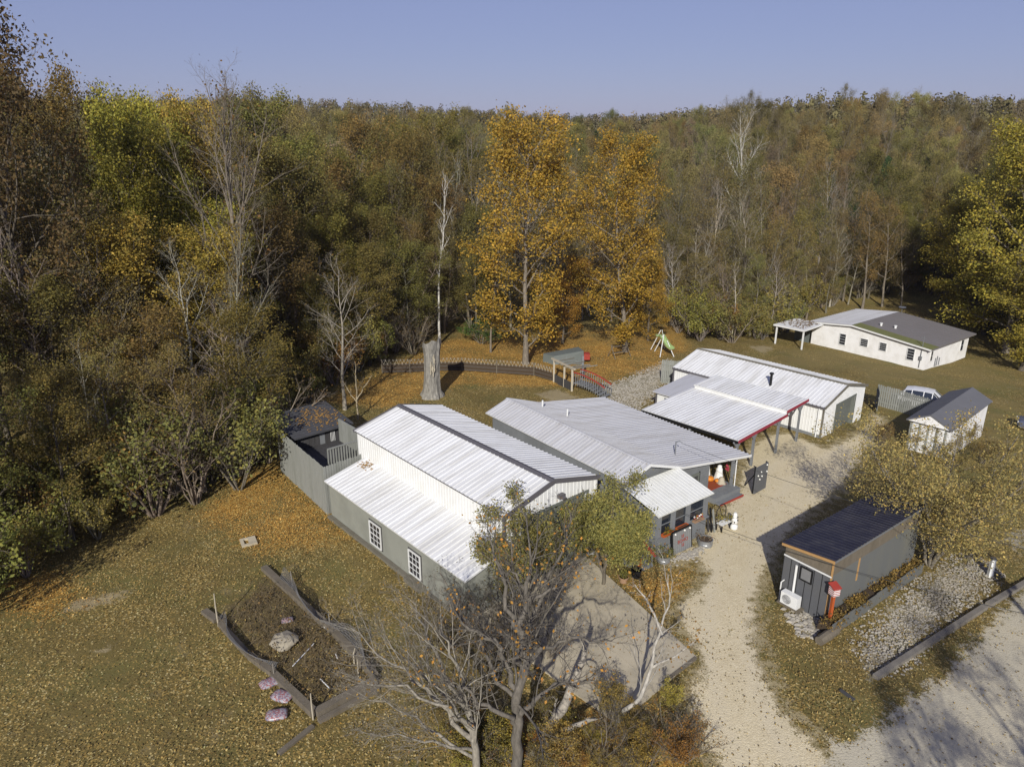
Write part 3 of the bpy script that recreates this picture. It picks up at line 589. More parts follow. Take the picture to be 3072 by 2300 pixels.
sm = MB(); sm.lathe((-7.9,hL-.4,hR+.55), [(.02,0),(.3,.06),(.42,.16)], 16); sm.tube([(-7.9,hL-.4,hR-.1),(-7.9,hL-.4,hR+.55)], .03, 6); sm.build('satellite_dish', M['steel'], o)
zt = lambda x: hE+(hR-hE)*(.25-x)/(.25-hr_)
for x, y in ((-6.6,2.9), (-5.3,3.5)): MB().lathe((x,y,zt(x)-.05), [(.12,0),(.12,.28),(.16,.3),(.16,.38)], 10).build('roof_vent', M['trim_w'], o)
cpz = -.95-hz
cp = thing('side_carport', 'sagging carport on two white posts with leaf-littered roof beside the old white house', 'carport', (HLc[0], HLc[1], hz), HYAW)
rf = MB().slab([(-15.3,-4.2,cpz),(-11.6,-3.9,cpz-.02),(-11.75,.25,cpz+.08),(-15.2,.2,cpz+.08)], .16).build('roof', M['trim_w'], cp)
lfm = MB(); rr = random.Random(8)
for i in range(160):
    x, y = rr.uniform(-15.1,-12), rr.uniform(-3.6,.1); s = rr.uniform(.06,.16); a_ = rr.uniform(0,6.3); z = cpz+.05+.02*(y+4)
    lfm.slab([(x+s*math.cos(a_),y+s*math.sin(a_),z+rr.uniform(0,.07)),(x-s*math.sin(a_)*.7,y+s*math.cos(a_)*.7,z),(x-s*math.cos(a_),y-s*math.sin(a_),z+.03),(x+s*math.sin(a_)*.7,y-s*math.cos(a_)*.7,z+.01)], .006)
M['dead_leaf'] = mat('dead_leaf', (.17,.105,.04), .9, var=.5, scale=9)
tag(lfm.build('roof_leaves', M['dead_leaf'], cp), kind='stuff')
for x, y in ((-15.0,-3.9), (-11.75,-3.7)): box('post', M['trim_w'], cp, x-.07, x+.07, y-.07, y+.07, -.2, cpz-.15)
box('back_panel', M['tarp'], cp, -15.2, -13.3, .18, .26, -.1, cpz-.12)
# ------------------------------------------------------------------ charcoal container shed
SYAW = -.9238; sz = -.36; sW, sLn = 2.49, 8.2
s = thing('container_shed', 'charcoal sheet-metal container shed with dark mono-pitch roof and white cooling unit', 'shed', (SLc[0], SLc[1], sz), SYAW)
q1, q2 = 2.834-sz, 2.547-sz
slope(s, 'roof', (-sW,sLn,q2), (-sW,-.0,q2), (0,0,q1), (0,sLn,q1), M['navy'], M['orange_wood'], panel=1.0, ribs=4, h=.045)
wz_ = MB(); wz_.box(-sW+.12,-.12,.15,sLn-.15,-.1,2.35); wz_.build('wall', M['shed_side'], s)
gb = MB(); gb.add([(-sW+.12,.15,2.35),(-.12,.15,2.35),(-.12,.15,q1-.1),(-sW+.12,.15,q2-.1),(-sW+.12,sLn-.15,2.35),(-.12,sLn-.15,2.35),(-.12,sLn-.15,q1-.1),(-sW+.12,sLn-.15,q2-.1)], [(3,2,1,0),(4,5,6,7),(0,1,5,4),(1,2,6,5),(2,3,7,6),(3,0,4,7)]); gb.build('upper_wall', M['old_wood'], s)
for i in range(6):
    x0 = -sW+.12+i*.375; box('wall_sheet', M['shed_grey'], s, x0+.012, x0+.363, .115, .149, -.15, 2.3); box('seam', M['black'], s, x0-.008, x0+.012, .10, .149, -.15, 2.3)
box('corner_angle', M['orange_wood'], s, -.15, -.10, .10, .2, .0, q1-.15); box('top_angle', M['trim_w'], s, -sW+.1, -.1, .095, .114, 2.29, 2.36)
box('side_board', M['orange_wood'], s, -.12, -.095, 2.35, 2.45, 1.25, 2.4)
MB().bar((-.005,0,q1-.05),(-.005,sLn,q1-.05), .03, .1).build('fascia', M['steel'], s); MB().bar((-sW,-.01,q2-.06),(0,-.01,q1-.06), .03, .1).build('fascia', M['orange_wood'], s)
MB().tube([(-1.71,.08,.55),(-1.71,.08,2.1)], .055, 10).build('line_cover', M['trim_w'], s)
wn = MB(); wn.box(-1.52,-.92,.06,.114,1.52,1.58); wn.box(-1.52,-.92,.06,.114,2.14,2.2); wn.box(-1.52,-1.46,.06,.114,1.58,2.14); wn.box(-.98,-.92,.06,.114,1.58,2.14); wo = wn.build('window', M['black'], s); box('pane', M['grill'], wo, -1.46, -.98, .09, .112, 1.58, 2.14)
MB().tube([(-2.3,.03,0),(-2.3,.03,.95),(-2.2,.08,1.1)], .03, 6).build('conduit', M['trim_w'], s)
br = MB(); br.box(-2.15,-1.05,-.42,.05,.16,.22); br.bar((-1.7,-.3,-.2),(-1.7,-.3,.16),.08); br.bar((-1.2,-.3,-.2),(-1.2,-.3,.16),.08); br.build('unit_shelf', M['old_wood'], s)
ac = MB(); ac.box(-2.02,-1.2,-.36,-.04,.23,.8); aco = ac.build('cooling_unit', M['white_pl'], s)
fg = MB()
vs = [(-1.72+.22*math.cos(t*math.pi/10), -.362, .515+.22*math.sin(t*math.pi/10)) for t in range(20)]
fg.add(vs+[(v[0],-.372,v[2]) for v in vs], [tuple(range(20,40))[::-1] if False else tuple(range(20,40))]+[(i,(i+1)%20,20+(i+1)%20,20+i) for i in range(20)]); fg.build('fan_grille', M['grill'], aco)
for i in range(4):
    rr_ = .05+i*.05; MB().tube([(-1.72+rr_*math.cos(t*math.pi/8), -.376, .515+rr_*math.sin(t*math.pi/8)) for t in range(17)], .006, 4, False).build('grille_ring', M['white_pl'], aco)
# ------------------------------------------------------------------ small white outbuilding beside the container
p0, p1, p2 = at(2600+570/4.686,1150+490/4.686,2.3), at(2600+1220/4.686,1150+665/4.686,2.3), at(2600+1755/4.686,1150+340/4.686,2.3)
oyaw = math.atan2(p1.y-p2.y, p1.x-p2.x); ol = (p2-p1).to_2d().length; ow = (p0-p1).to_2d().length
oz = float(gz(p1.x, p1.y))
e = thing('outbuilding', 'small white outbuilding with plain grey shingle gable roof behind the leafy shrub tree', 'shed', (p1.x, p1.y, oz), oyaw)
# local x: from far end (-ol) to near end (0); local y: 0 right eave, -ow.. left
sy = -1 if ((p0-p1).x*-math.sin(oyaw)+(p0-p1).y*math.cos(oyaw)) < 0 else 1
ye, eh, rh = sy*ow, 2.3, 3.05
def qd(m_, pts): return pts if sy < 0 else pts[::-1]
for nm, ylo in (('roof', 0.0), ('roof', ye)):
    pts = [Vector((-ol,ylo,eh)), Vector((0.1,ylo,eh)), Vector((0.1,ye/2,rh)), Vector((-ol,ye/2,rh))]
    if (pts[1]-pts[0]).cross(pts[2]-pts[0]).z < 0: pts = pts[::-1]
    rf = MB().slab(pts, .09).build(nm, M['slate'], e)
    for i in range(4):
        x0 = -ol+i*(ol+.1)/4; q = [Vector((x0+.01,ylo,eh+.014)), Vector((x0+(ol+.1)/4-.01,ylo,eh+.014)), Vector((x0+(ol+.1)/4-.01,ye/2,rh+.014)), Vector((x0+.01,ye/2,rh+.014))]
        if (q[1]-q[0]).cross(q[2]-q[0]).z < 0: q = q[::-1]
        MB().slab(q, .012).build('roof_strip', M['slate'], rf)
yl, yh = sorted((.2*sy, ye-.2*sy))
box('wall', M['plaster'], e, -ol+.25, -.25, yl, yh, -.9, eh-.02)
gx = MB(); m_ = (yl+yh)/2
for x0, x1 in ((-.02,.04), (-ol+.05,-ol+.1)): gx = MB(); gx.add([(x0,min(0,ye),eh-.06),(x0,max(0,ye),eh-.06),(x0,ye/2,rh-.08),(x1,min(0,ye),eh-.06),(x1,max(0,ye),eh-.06),(x1,ye/2,rh-.08)], [(0,2,1),(3,4,5),(0,1,4,3),(1,2,5,4),(2,0,3,5)]); gx.build('gable', M['plaster'], e)
for i in range(14):
    y_ = yl+(yh-yl)*i/14; box('wall_board', M['trim_w'] if i % 3 else M['grey_wood'], e, -.25, -.225, y_+.02, y_+(yh-yl)/14-.02, -.9, eh-.1)
# ------------------------------------------------------------------ dark shed with deck in the fenced corner
k_ = thing('dark_shed', 'dark stained shed with leaf-strewn shingle roof behind the tall picket fence', 'shed', (GLc[0], GLc[1], 0), GYAW)
box('wall', M['dark_wood'], k_, -20.8, -18.0, -1.1, 2.1, -.3, 2.35)
for i in range(9): box('wall_board', M['dark_wood'] if i != 4 else M['grey_paint'], k_, -18.0, -17.975, -1.08+i*.353, -1.08+i*.353+.335, -.2, 2.3)
for i in range(5): box('wall_board', M['dark_wood'], k_, -20.75+i*.55, -20.75+i*.55+.53, -1.125, -1.1, -.2, 2.3)
rf = MB().slab([(-17.6,-1.5,2.5),(-17.6,2.5,2.5),(-21.3,2.5,2.95),(-21.3,-1.5,2.95)], .08).build('roof', M['dshingle'], k_)
for i in range(12):
    f0 = i/12; x0 = -17.6-3.7*f0; x1 = -17.6-3.7*(i+1)/12; z0_, z1_ = 2.5+.45*f0, 2.5+.45*(i+1)/12
    MB().slab([(x0,-1.5,z0_+.03),(x0,2.5,z0_+.03),(x1,2.5,z1_+.012),(x1,-1.5,z1_+.012)], .013).build('shingle_course', M['dshingle'], rf)
lfm = MB(); rr = random.Random(18)
for i in range(260):
    x, y = rr.gauss(-19.4,.8), rr.gauss(.9,.8)
    if not (-21.2 < x < -17.7 and -1.4 < y < 2.4): continue
    s_ = rr.uniform(.04,.1); a_ = rr.uniform(0,6.3); z = 2.55+.45*(-17.6-x)/3.7
    lfm.slab([(x+s_*math.cos(a_),y+s_*math.sin(a_),z+rr.uniform(0,.05)),(x-s_*math.sin(a_)*.7,y+s_*math.cos(a_)*.7,z),(x-s_*math.cos(a_),y-s_*math.sin(a_),z+.02),(x+s_*math.sin(a_)*.7,y-s_*math.cos(a_)*.7,z+.01)], .005)
tag(lfm.build('roof_leaves', M['gold_leaf'], k_), kind='stuff')
dk = thing('deck', 'grey wooden deck with picket railing before the dark shed', 'deck', (GLc[0], GLc[1], 0), GYAW)
fl = box('floor', M['dark_wood'], dk, -17.9, -13.9, -1.3, 1.6, .1, 1.52)  # floor coloured dark to stand for the shaded gap behind the fence
for i in range(10): box('deck_board', M['dark_wood'], fl, -17.9, -13.88, -1.3+i*.29, -1.3+i*.29+.275, 1.52, 1.55)
for (xa, ya, xb, yb) in ((-13.9,-1.2,-13.9,1.5), (-17.6,1.5,-13.9,1.5)):
    n_ = int(math.hypot(xb-xa, yb-ya)/.16)
    for i in range(n_+1):
        x, y = xa+(xb-xa)*i/n_, ya+(yb-ya)*i/n_; box('baluster', M['grey_wood'], dk, x-.03, x+.03, y-.03, y+.03, 1.5, 3.0)
    MB().bar((xa,ya,3.02),(xb,yb,3.02), .12, .05).build('handrail', M['grey_wood'], dk)
for i in range(4): MB().tube([(-17.93,1.05+i*.09,1.55),(-17.93,1.05+i*.09,2.15)], .018, 5).build('chair_slat', M['trim_w'], dk)
# tall picket fences
def picket_fence(name, label, pts, hgt, m_, pw=.14, gap=.012, jit=.03, rails=True, dog=True, group=None):
    t_ = thing(name, label, 'fence', (pts[0][0], pts[0][1], pts[0][2]), 0, group); rg = random.Random(len(label)); o0 = Vector(pts[0])
    for a_, b_ in zip(pts[:-1], pts[1:]):
        a_, b_ = Vector(a_)-o0, Vector(b_)-o0; d = (b_-a_); L = d.to_2d().length; u = Vector((d.x, d.y, 0)).normalized(); nn = Vector((-u.y, u.x, 0))
        n_ = max(1, int(L/(pw+gap)))
        for i in range(n_):
            c0 = a_+d*((i+.5)/n_); hh = hgt+rg.uniform(-jit, jit); w2 = pw/2; th = .011; q = []
            for off in (-th, th):
                q += [c0-u*w2+nn*off+Vector((0,0,-.25)), c0+u*w2+nn*off+Vector((0,0,-.25)), c0+u*w2+nn*off+Vector((0,0,hh-.05)), c0+u*(w2*.55)+nn*off+Vector((0,0,hh)), c0-u*(w2*.55)+nn*off+Vector((0,0,hh)), c0-u*w2+nn*off+Vector((0,0,hh-.05))]
            MB().add(q, [(5,4,3,2,1,0),(6,7,8,9,10,11)]+[(j,(j+1)%6,6+(j+1)%6,6+j) for j in range(6)]).build('picket', m_, t_)
        if rails:
            for z in (.4, hgt-.45): MB().bar(a_+nn*.04+Vector((0,0,z)), b_+nn*.04+Vector((0,0,z)), .05, .09).build('rail', m_, t_)
    return t_
picket_fence('picket_fence', 'tall weathered grey-green picket fence cornering at the lean-to of the long workshop',
    [local(GLc,GYAW,-19.2,-1.85), local(GLc,GYAW,-12.35,-2.3), local(GLc,GYAW,-12.45,.1)], 2.85, M['grey_wood'])
picket_fence('picket_fence', 'grey board fence bending between the white barn and the small outbuilding',
    [G(30.2,56.6), G(31.3,59.2), G(32.6,57.7), G(34.3,54.6)], 1.85, M['grey_wood'], gap=.03, jit=.05)
picket_fence('picket_fence', 'short grey board fence behind the rear gable of the white barn',
    [local(WLc,WYAW,-13.6,4.2), local(WLc,WYAW,-15.3,2.6), local(WLc,WYAW,-16.0,2.2)], 2.2, M['grey_wood'])
# ------------------------------------------------------------------ trees
class Twig:
    """branches grown as tapering tubes, leaves as small folded blades along the outer twigs"""
    def __init__(s, seed):
        s.r = random.Random(seed); s.nr = np.random.default_rng(seed); s.V = []; s.F = []; s.n = 0; s.V2 = []; s.F2 = []; s.n2 = 0; s.tw = []
    def tube(s, pts, rad, sides, fine):
        V, F = (s.V2, s.F2) if fine else (s.V, s.F); n = s.n2 if fine else s.n
        pts = np.array(pts); k = len(pts); d = np.gradient(pts, axis=0); d /= np.linalg.norm(d, axis=1)[:, None]+1e-9
        ref = np.array([1., .3, .2]); a = ref-d*(d@ref)[:, None]; a /= np.linalg.norm(a, axis=1)[:, None]+1e-9; b = np.cross(d, a)
        th = np.arange(sides)*2*math.pi/sides
        ring = pts[:, None, :]+np.array(rad)[:, None, None]*(a[:, None, :]*np.cos(th)[None, :, None]+b[:, None, :]*np.sin(th)[None, :, None])
        V.append(ring.reshape(-1, 3)); i = np.arange(k-1)[:, None]*sides; j = np.arange(sides)[None, :]; j2 = (j+1) % sides
        F.append((np.stack([i+j, i+j2, i+sides+j2, i+sides+j], -1).reshape(-1, 4))+n)
        if fine: s.n2 += k*sides
        else: s.n += k*sides
    def branch(s, p, d, L, r, lev, P):
        """P: per-level settings; grows one branch and its children"""
        c = P[lev]; r_ = s.r; p = np.array(p, float); d = np.array(d, float); d /= np.linalg.norm(d)
        k = c.get('seg', 3); pts = [p]; dirs = [d]
        for i in range(k):
            d = d+np.array([r_.gauss(0, c['wig']), r_.gauss(0, c['wig']), r_.gauss(0, c['wig'])+c.get('up', 0)]); d /= np.linalg.norm(d)
            p = p+d*L/k; pts.append(p); dirs.append(d)
        tip = c.get('tip', .35); rad = [r*(1-(1-tip)*i/k) for i in range(k+1)]
        s.tube(pts, rad, c.get('sides', 3), lev >= 2)
        s.kids(pts, L, r, lev, P)
    def kids(s, pts, L, r, lev, P):
        c = P[lev]; r_ = s.r; pts = np.array(pts); k = len(pts)-1
        if lev+1 >= len(P) or not c.get('n'):
            s.tw.append(pts); return
        nn = c['n'] if L > c.get('ref', 0) else max(2, int(c['n']*L/c['ref']))
        if lev >= 1: s.tw.append(pts[-2:])
        az = r_.uniform(0, 6.28)
        for i in range(nn):
            f = c.get('start', .2)+(1-c.get('start', .2))*((i+r_.uniform(.1, .9))/nn); q = f*k; j = min(int(q), k-1); t = q-j
            p = pts[j]*(1-t)+pts[j+1]*t; d = pts[j+1]-pts[j]; d = d/np.linalg.norm(d)
            az += 2.4+r_.uniform(-.5, .5); ref = np.array([0, 0, 1.]) if abs(d[2]) < .9 else np.array([1., 0, 0])
            a = np.cross(d, ref); a /= np.linalg.norm(a); b = np.cross(d, a); side = a*math.cos(az)+b*math.sin(az)
            ang = c['ang']*(1-.45*f*c.get('close', 1))+r_.gauss(0, .12)
            nd = d*math.cos(ang)+side*math.sin(ang)
            shp = c.get('shape'); ln = (shp(f) if shp else c['len']*L*(1-.5*f))*r_.uniform(.75, 1.2)
            s.branch(p, nd, ln, max(.004, r*c.get('rr', .5)*(1-.55*f)), lev+1, P)
    def leaves(s, n, size, spread, droop=0.0, zmin=0.0):
        if n <= 0 or not s.tw: return np.zeros((0, 3)), np.zeros((0, 4), int), np.zeros(0)
        g = s.nr; seg = [t for t in s.tw if t[:, 2].mean() > zmin] or s.tw
        idx = g.integers(0, len(seg), n); P0 = np.array([seg[i][0] for i in idx]); P1 = np.array([seg[i][-1] for i in idx])
        t = g.random(n)[:, None]**.7; c = P0*(1-t)+P1*t+g.normal(0, spread, (n, 3)); c[:, 2] -= droop*g.random(n)
        u = g.normal(0, 1, (n, 3)); u[:, 2] -= droop*1.5; u /= np.linalg.norm(u, axis=1)[:, None]
        w = np.cross(u, g.normal(0, 1, (n, 3))); w /= np.linalg.norm(w, axis=1)[:, None]+1e-9; nn = np.cross(u, w)
        sz = size*g.uniform(.55, 1.3, n)[:, None]; V = np.stack([c-u*sz*.5, c+w*sz*.32+nn*sz*.08, c+u*sz*.5, c-w*sz*.32+nn*sz*.08], 1).reshape(-1, 3)
        # tone shared by clumps with leaf-to-leaf scatter
        cl = g.random(len(seg))[idx]
        return V, np.arange(n*4).reshape(-1, 4), np.clip(cl*.55+g.random(n)*.45, 0, 1)
    def meshes(s, name, leafn, size, spread, droop=0.0, zmin=0.0):
        tr = np_mesh(name+'_trunk', np.concatenate(s.V), np.concatenate(s.F), [M['bark']], smooth=True)
        LV, LF, rn = s.leaves(leafn, size, spread, droop, zmin)
        br = np_mesh(name+'_branches', np.concatenate(s.V2), np.concatenate(s.F2), [M['bark']]) if s.V2 else None
        cr = np_mesh(name+'_crown', LV, LF, [M['leaf']], None, rn) if len(LV) else None
        return tr, br, cr
def wood_and_leaves(t, mesh3, bark, leafc, names=('trunk', 'branches', 'crown')):
    for nm, me, col in zip(names, mesh3, (bark, bark, leafc)):
        if me is None: continue
        o = bpy.data.objects.new(nm, me); COL.objects.link(o); o.parent = t; o.color = tuple(col)+(1,)
def forest_tree(name, seed, H, crown, base, leafn, size, spread, nl=16, n2=6, n3=5, bare=False, rad=.2, up=.12, lean=0.0, droop=0.0, shape=None, ang=1.05, n4=0):
    t = Twig(seed); rr = t.r
    pts = [np.array([0, 0, -.4])]; d = np.array([lean, 0, 1.])
    for i in range(8):
        d = d+np.array([rr.gauss(0, .06), rr.gauss(0, .06), .1]); d /= np.linalg.norm(d); pts.append(pts[-1]+d*(H+.4)/8*.97)
    t.tube(pts, [rad*(1.25 if i == 0 else 1)*(1-.88*i/8) for i in range(9)], 8, False)
    sh = shape or (lambda f: crown*(.55+1.0*math.sin(math.pi*min(1, max(0, (f-base)/(1-base))**.8)*.9+.15)*.62))
    P = [dict(n=nl, ang=ang, start=base, rr=.42, shape=sh, close=.9),
         dict(seg=4, wig=.13, up=up, tip=.25, sides=5, n=n2, ang=.8, start=.22, len=.52, rr=.5),
         dict(seg=3, wig=.16, up=.06, tip=.4, sides=4, n=n3, ang=.75, start=.25, len=.5, rr=.5),
         dict(seg=2, wig=.2, up=.05, tip=.5, sides=3, n=n4, ang=.7, start=.2, len=.6, rr=.6)]
    if n4: P.append(dict(seg=2, wig=.2, up=.02, tip=.5, sides=3, n=0))
    t.kids(pts, H, rad, 0, P)
    return t.meshes(name, leafn, size, spread, droop)
PROTO = {}
PROTO['oak'] = [forest_tree('oak', s_, 20, 4.6, .26, 16000, .18, .36, nl=20, n2=7, n3=5, up=.1) for s_ in (11, 12, 13)]
PROTO['gold'] = [forest_tree('gold', s_, 20, 4.4, .09, 25000, .20, .36, nl=28, n2=7, n3=5, up=.06, droop=.35, rad=.22) for s_ in (21, 22)]
PROTO['thin'] = [forest_tree('thin', s_, 20, 3.9, .28, 7500, .16, .32, nl=17, n2=7, n3=5, up=.16, n4=2) for s_ in (31, 32, 33)]
PROTO['bare'] = [forest_tree('bare', s_, 20, 4.6, .25, 500, .2, .3, nl=17, n2=8, n3=6, up=.17, n4=2, ang=.85) for s_ in (41, 42, 43)]
PROTO['pole'] = [forest_tree('pole', s_, 20, 2.2, .38, 250, .2, .3, nl=14, n2=5, n3=4, up=.25, rad=.13, ang=.7, n4=0) for s_ in (51, 52)]
PROTO['fan'] = [forest_tree('fan', 44, 20, 6.6, .26, 500, .2, .3, nl=22, n2=9, n3=6, up=.24, n4=3, ang=.72, rad=.26)]
PROTO['cedar'] = [forest_tree('cedar', 61, 14, 2.2, .06, 9000, .2, .16, nl=46, n2=6, n3=3, up=.05, rad=.14, shape=lambda f: 2.9*(1.02-f)**.8+.2, ang=1.3)]
def shrub_tree(name, seed, H, n, spreadr, leafn, size, spread, n2=7, n3=5, droop=0.0, rad=.06, n4=0, up=.1, flare=.5):
    t = Twig(seed); rr = t.r
    P = [None, dict(seg=4, wig=.14, up=up, tip=.3, sides=5, n=n2, ang=.75, start=.25, len=.5, rr=.5),
         dict(seg=3, wig=.18, up=.06, tip=.4, sides=3, n=n3, ang=.75, start=.2, len=.5, rr=.55), dict(seg=2, wig=.2, up=.02, tip=.5, sides=3, n=n4, ang=.7, start=.2, len=.6, rr=.6)]
    if n4: P.append(dict(seg=2, wig=.2, up=0, tip=.5, sides=3, n=0))
    for i in range(n):
        a = 6.283*i/n+rr.uniform(-.4, .4); k = flare*rr.uniform(.25, 1.1)
        t.branch((spreadr*.1*math.cos(a), spreadr*.1*math.sin(a), -.15), (k*math.cos(a), k*math.sin(a), 1), H*rr.uniform(.75, 1.05), rad*rr.uniform(.7, 1.2), 1, P)
    return t.meshes(name, leafn, size, spread, droop)
PROTO['brush'] = [shrub_tree('brush', s_, 4.2, 9, 1.2, 3600, .15, .17, n4=0, flare=.75) for s_ in (71, 72, 73)]
PROTO['twiggy'] = [shrub_tree('twiggy', s_, 4.5, 10, 1.2, 500, .12, .15, n4=3, flare=.8) for s_ in (74, 75)]
BARK = dict(dark=(.11,.09,.065), grey=(.18,.15,.112), pale=(.30,.265,.21), white=(.50,.475,.42))
def plant(kind, i, loc, hgt, ref, name, label, cat, group, leafc, bark, rz, sx=1.0):
    k = hgt/ref
    t = thing(name, label, cat, loc, rz, group); t.scale = (k*sx, k*sx, k)
    wood_and_leaves(t, PROTO[kind][i % len(PROTO[kind])], bark, leafc); return t
def jit(c, rg, k=.18, hue=.09):
    s_ = rg.uniform(1-k, 1+k); return tuple(max(.004, x*s_*rg.uniform(1-hue, 1+hue)) for x in c)
# the edge of the woods, and the line of their tops against sky, from the photograph
EDGE = [(-140,1330),(0,1225),(70,1195),(180,1140),(330,1085),(470,1040),(560,1005),(600,940),(650,870),(720,815),(860,765),(960,735),(1060,715),(1180,690),(1300,690),(1420,690),(1500,728),(1600,738),(1680,722),(1760,685),(1880,650),(2000,640),(2080,660),(2150,720),(2212,750),(2380,800)]
EDG = sorted([(math.atan2(p.x, p.y), math.hypot(p.x, p.y)) for p in (D(*q) for q in EDGE)])
def edge_r(th): return float(np.interp(th, [e_[0] for e_ in EDG], [e_[1] for e_ in EDG]))
SKY = [(-200,20),(0,30),(60,35),(120,110),(150,165),(215,170),(260,150),(420,150),(530,190),(620,190),(670,178),(750,200),(840,225),(1000,228),(1100,250),(1250,262),(1330,300),(1420,330),(1600,330),(1760,330),(1900,300),(2000,290),(2060,270),(2130,245),(2212,225),(2400,220)]
def sky_el(xd):
    y = float(np.interp(xd, [q[0] for q in SKY], [q[1] for q in SKY]))*3072/2212; r = ray(xd*3072/2212, y); return math.atan2(r[2], math.hypot(r[0], r[1]))
rg = random.Random(77); placed = []
def far_enough(x, y, r): return all((x-a)**2+(y-b_)**2 > r*r for a, b_, *_ in placed)
KINDS = {   # leaf colour, bark, label for each kind of forest tree
 'olive': ('oak', (.165,.15,.045), 'dark', 'olive_tree', 'olive-green leafed hardwood'),
 'brown': ('oak', (.175,.128,.044), 'dark', 'brown_tree', 'russet-brown leafed hardwood'),
 'thinbrown': ('thin', (.19,.148,.055), 'grey', 'thinning_tree', 'half-bare brown-leafed tree'),
 'thingreen': ('thin', (.18,.16,.055), 'grey', 'thinning_tree', 'half-bare olive-leafed tree'),
 'yellow': ('gold', (.29,.25,.052), 'dark', 'yellow_tree', 'yellow leafed hardwood'),
 'bare': ('bare', (.13,.09,.04), 'grey', 'bare_tree', 'leafless grey tree'),
 'pole': ('pole', (.14,.11,.05), 'pale', 'pole_tree', 'slim pale-trunked tree'),
 'green': ('cedar', (.022,.042,.014), 'dark', 'cedar_tree', 'dark green conical cedar in the woods'),
}
def mix_for(xd, row):
    if xd < 330: return [('brown',3),('olive',3),('thinbrown',4),('pole',2),('bare',3)]
    if xd < 640: return ([('yellow',9),('thinbrown',2)] if row > 7 else [('thinbrown',4),('brown',2),('olive',3),('bare',3)])
    if xd < 1010: return [('olive',6),('brown',3),('thinbrown',3),('thingreen',2),('pole',3)]
    if xd < 1480: return [('thinbrown',3),('pole',3),('bare',2),('olive',3)]
    if xd < 1950: return [('bare',6),('thingreen',4),('thinbrown',3),('pole',1)]
    return [('olive',5),('thingreen',3),('bare',2),('brown',1)]
def fplant(kind, x, y, hgt, i, sx=1.0, xd=0, row=0):
    pk, lc, bk, nm, lb = KINDS[kind]
    lb = ('tall ' if hgt > 17 else 'low ' if hgt < 11 else '')+lb+(' at the woods edge' if row < 4 else ' deep in the woods')+(' beyond the leafy lawn' if xd < 560 else ' behind the dark shed' if xd < 900 else ' behind the golden trees' if xd < 1480 else ' behind the white barn' if xd < 1760 else ' behind the old white house'); ref = 15 if pk == 'cedar' else 21.8
    placed.append((x, y)); k = sx*(.85+.3*rg.random())*max(1.0, 1.15*(16/max(hgt, 8))**.5)
    return plant(pk, i, G(x, y), hgt, ref, nm, lb, 'tree', lb+' ('+nm+')' if False else 'trees: '+lb, jit(lc, rg), jit(BARK['pale' if (kind == 'bare' and rg.random() < .5) else bk], rg, .25, .06), rg.uniform(0, 6.28), k)
# single trees that stand out ------------------------------------------------
def special(proto, i, px, py, top, ref, name, label, cat, lc, bk, sx=1.0, rz=0.0, group=None):
    p = D(px, py); hh = tall(p, top*3072/2212)*.92; placed.append((p.x, p.y))
    return plant(proto, i, p, hh, ref, name, label, cat, group, lc, BARK[bk], rz, sx)
special('gold', 0, 1135, 787, 245, 20, 'golden_tree', 'tall golden-orange tree with clear grey trunk by the netted yard fence', 'tree', (.36,.235,.042), 'grey', 1.25, .4)
special('gold', 1, 1350, 760, 285, 20, 'golden_tree', 'tall golden-orange tree beside the timber swing frame', 'tree', (.33,.215,.038), 'grey', 1.2, 2.0)
special('gold', 1, 1215, 742, 560, 20, 'golden_tree', 'short rust-orange tree between the two tall golden ones', 'tree', (.34,.19,.04), 'dark', 1.5, 1.0)
special('gold', 0, 1400, 735, 560, 20, 'golden_tree', 'short amber tree behind the green slide', 'tree', (.33,.21,.04), 'dark', 1.5, 3.0)
special('fan', 0, 560, 905, 225, 20, 'bare_tree', 'big leafless pale-grey tree with fanning limbs rising from the left brush', 'tree', (.15,.09,.03), 'grey', 1.05, .6)
special('bare', 1, 745, 885, 560, 20, 'bare_tree', 'low leafless grey tree spreading over the dark shed', 'tree', (.15,.10,.03), 'pale', 1.45, 2.0)
special('pole', 0, 950, 742, 330, 20, 'white_sapling', 'slender white-stemmed bare tree beside the broken stump', 'tree', (.2,.15,.06), 'white', 1.25, .3)
special('pole', 1, 1060, 760, 400, 20, 'pole_tree', 'straight slim tree with light trunk left of the tall golden one', 'tree', (.2,.13,.05), 'grey', 1.1, 1.3)
special('pole', 1, 1487, 722, 480, 20, 'pole_tree', 'pale leaning trunk with sparse top behind the white barn', 'tree', (.12,.10,.04), 'pale', 1.7, 1.9)
for i_, (px_, py_, tp_) in enumerate(((1862,668,420), (1905,664,430), (1945,668,480))):
    special('thin', i_, px_, py_, tp_, 20, 'tan_tree', ('tan-leafed tree with bare lower trunk behind the old white house', 'light brown tree with twin limbs behind the old white house', 'small grey-brown tree by the satellite dish of the old white house')[i_], 'tree', ((.24,.16,.06),(.2,.145,.06),(.14,.11,.06))[i_], 'grey', 1.25, i_*2.0)
special('gold', 0, 2172, 762, 250, 20, 'yellow_green_oak', 'huge yellow-green oak shading the far side of the old white house', 'tree', (.31,.265,.05), 'grey', 1.3, .5)
special('gold', 1, 2085, 702, 440, 20, 'yellow_green_oak', 'lower bronze-green oak leaning toward the old white house', 'tree', (.27,.22,.042), 'dark', 1.5, 2.5)
special('gold', 1, 2125, 722, 330, 20, 'yellow_green_oak', 'olive-gold oak filling in behind the far corner of the old white house', 'tree', (.29,.25,.05), 'dark', 1.35, 1.2)
special('gold', 0, 2205, 800, 520, 20, 'yellow_green_oak', 'low spreading yellow-green oak nearest the blue-grey car', 'tree', (.30,.25,.05), 'dark', 1.9, 4.2)
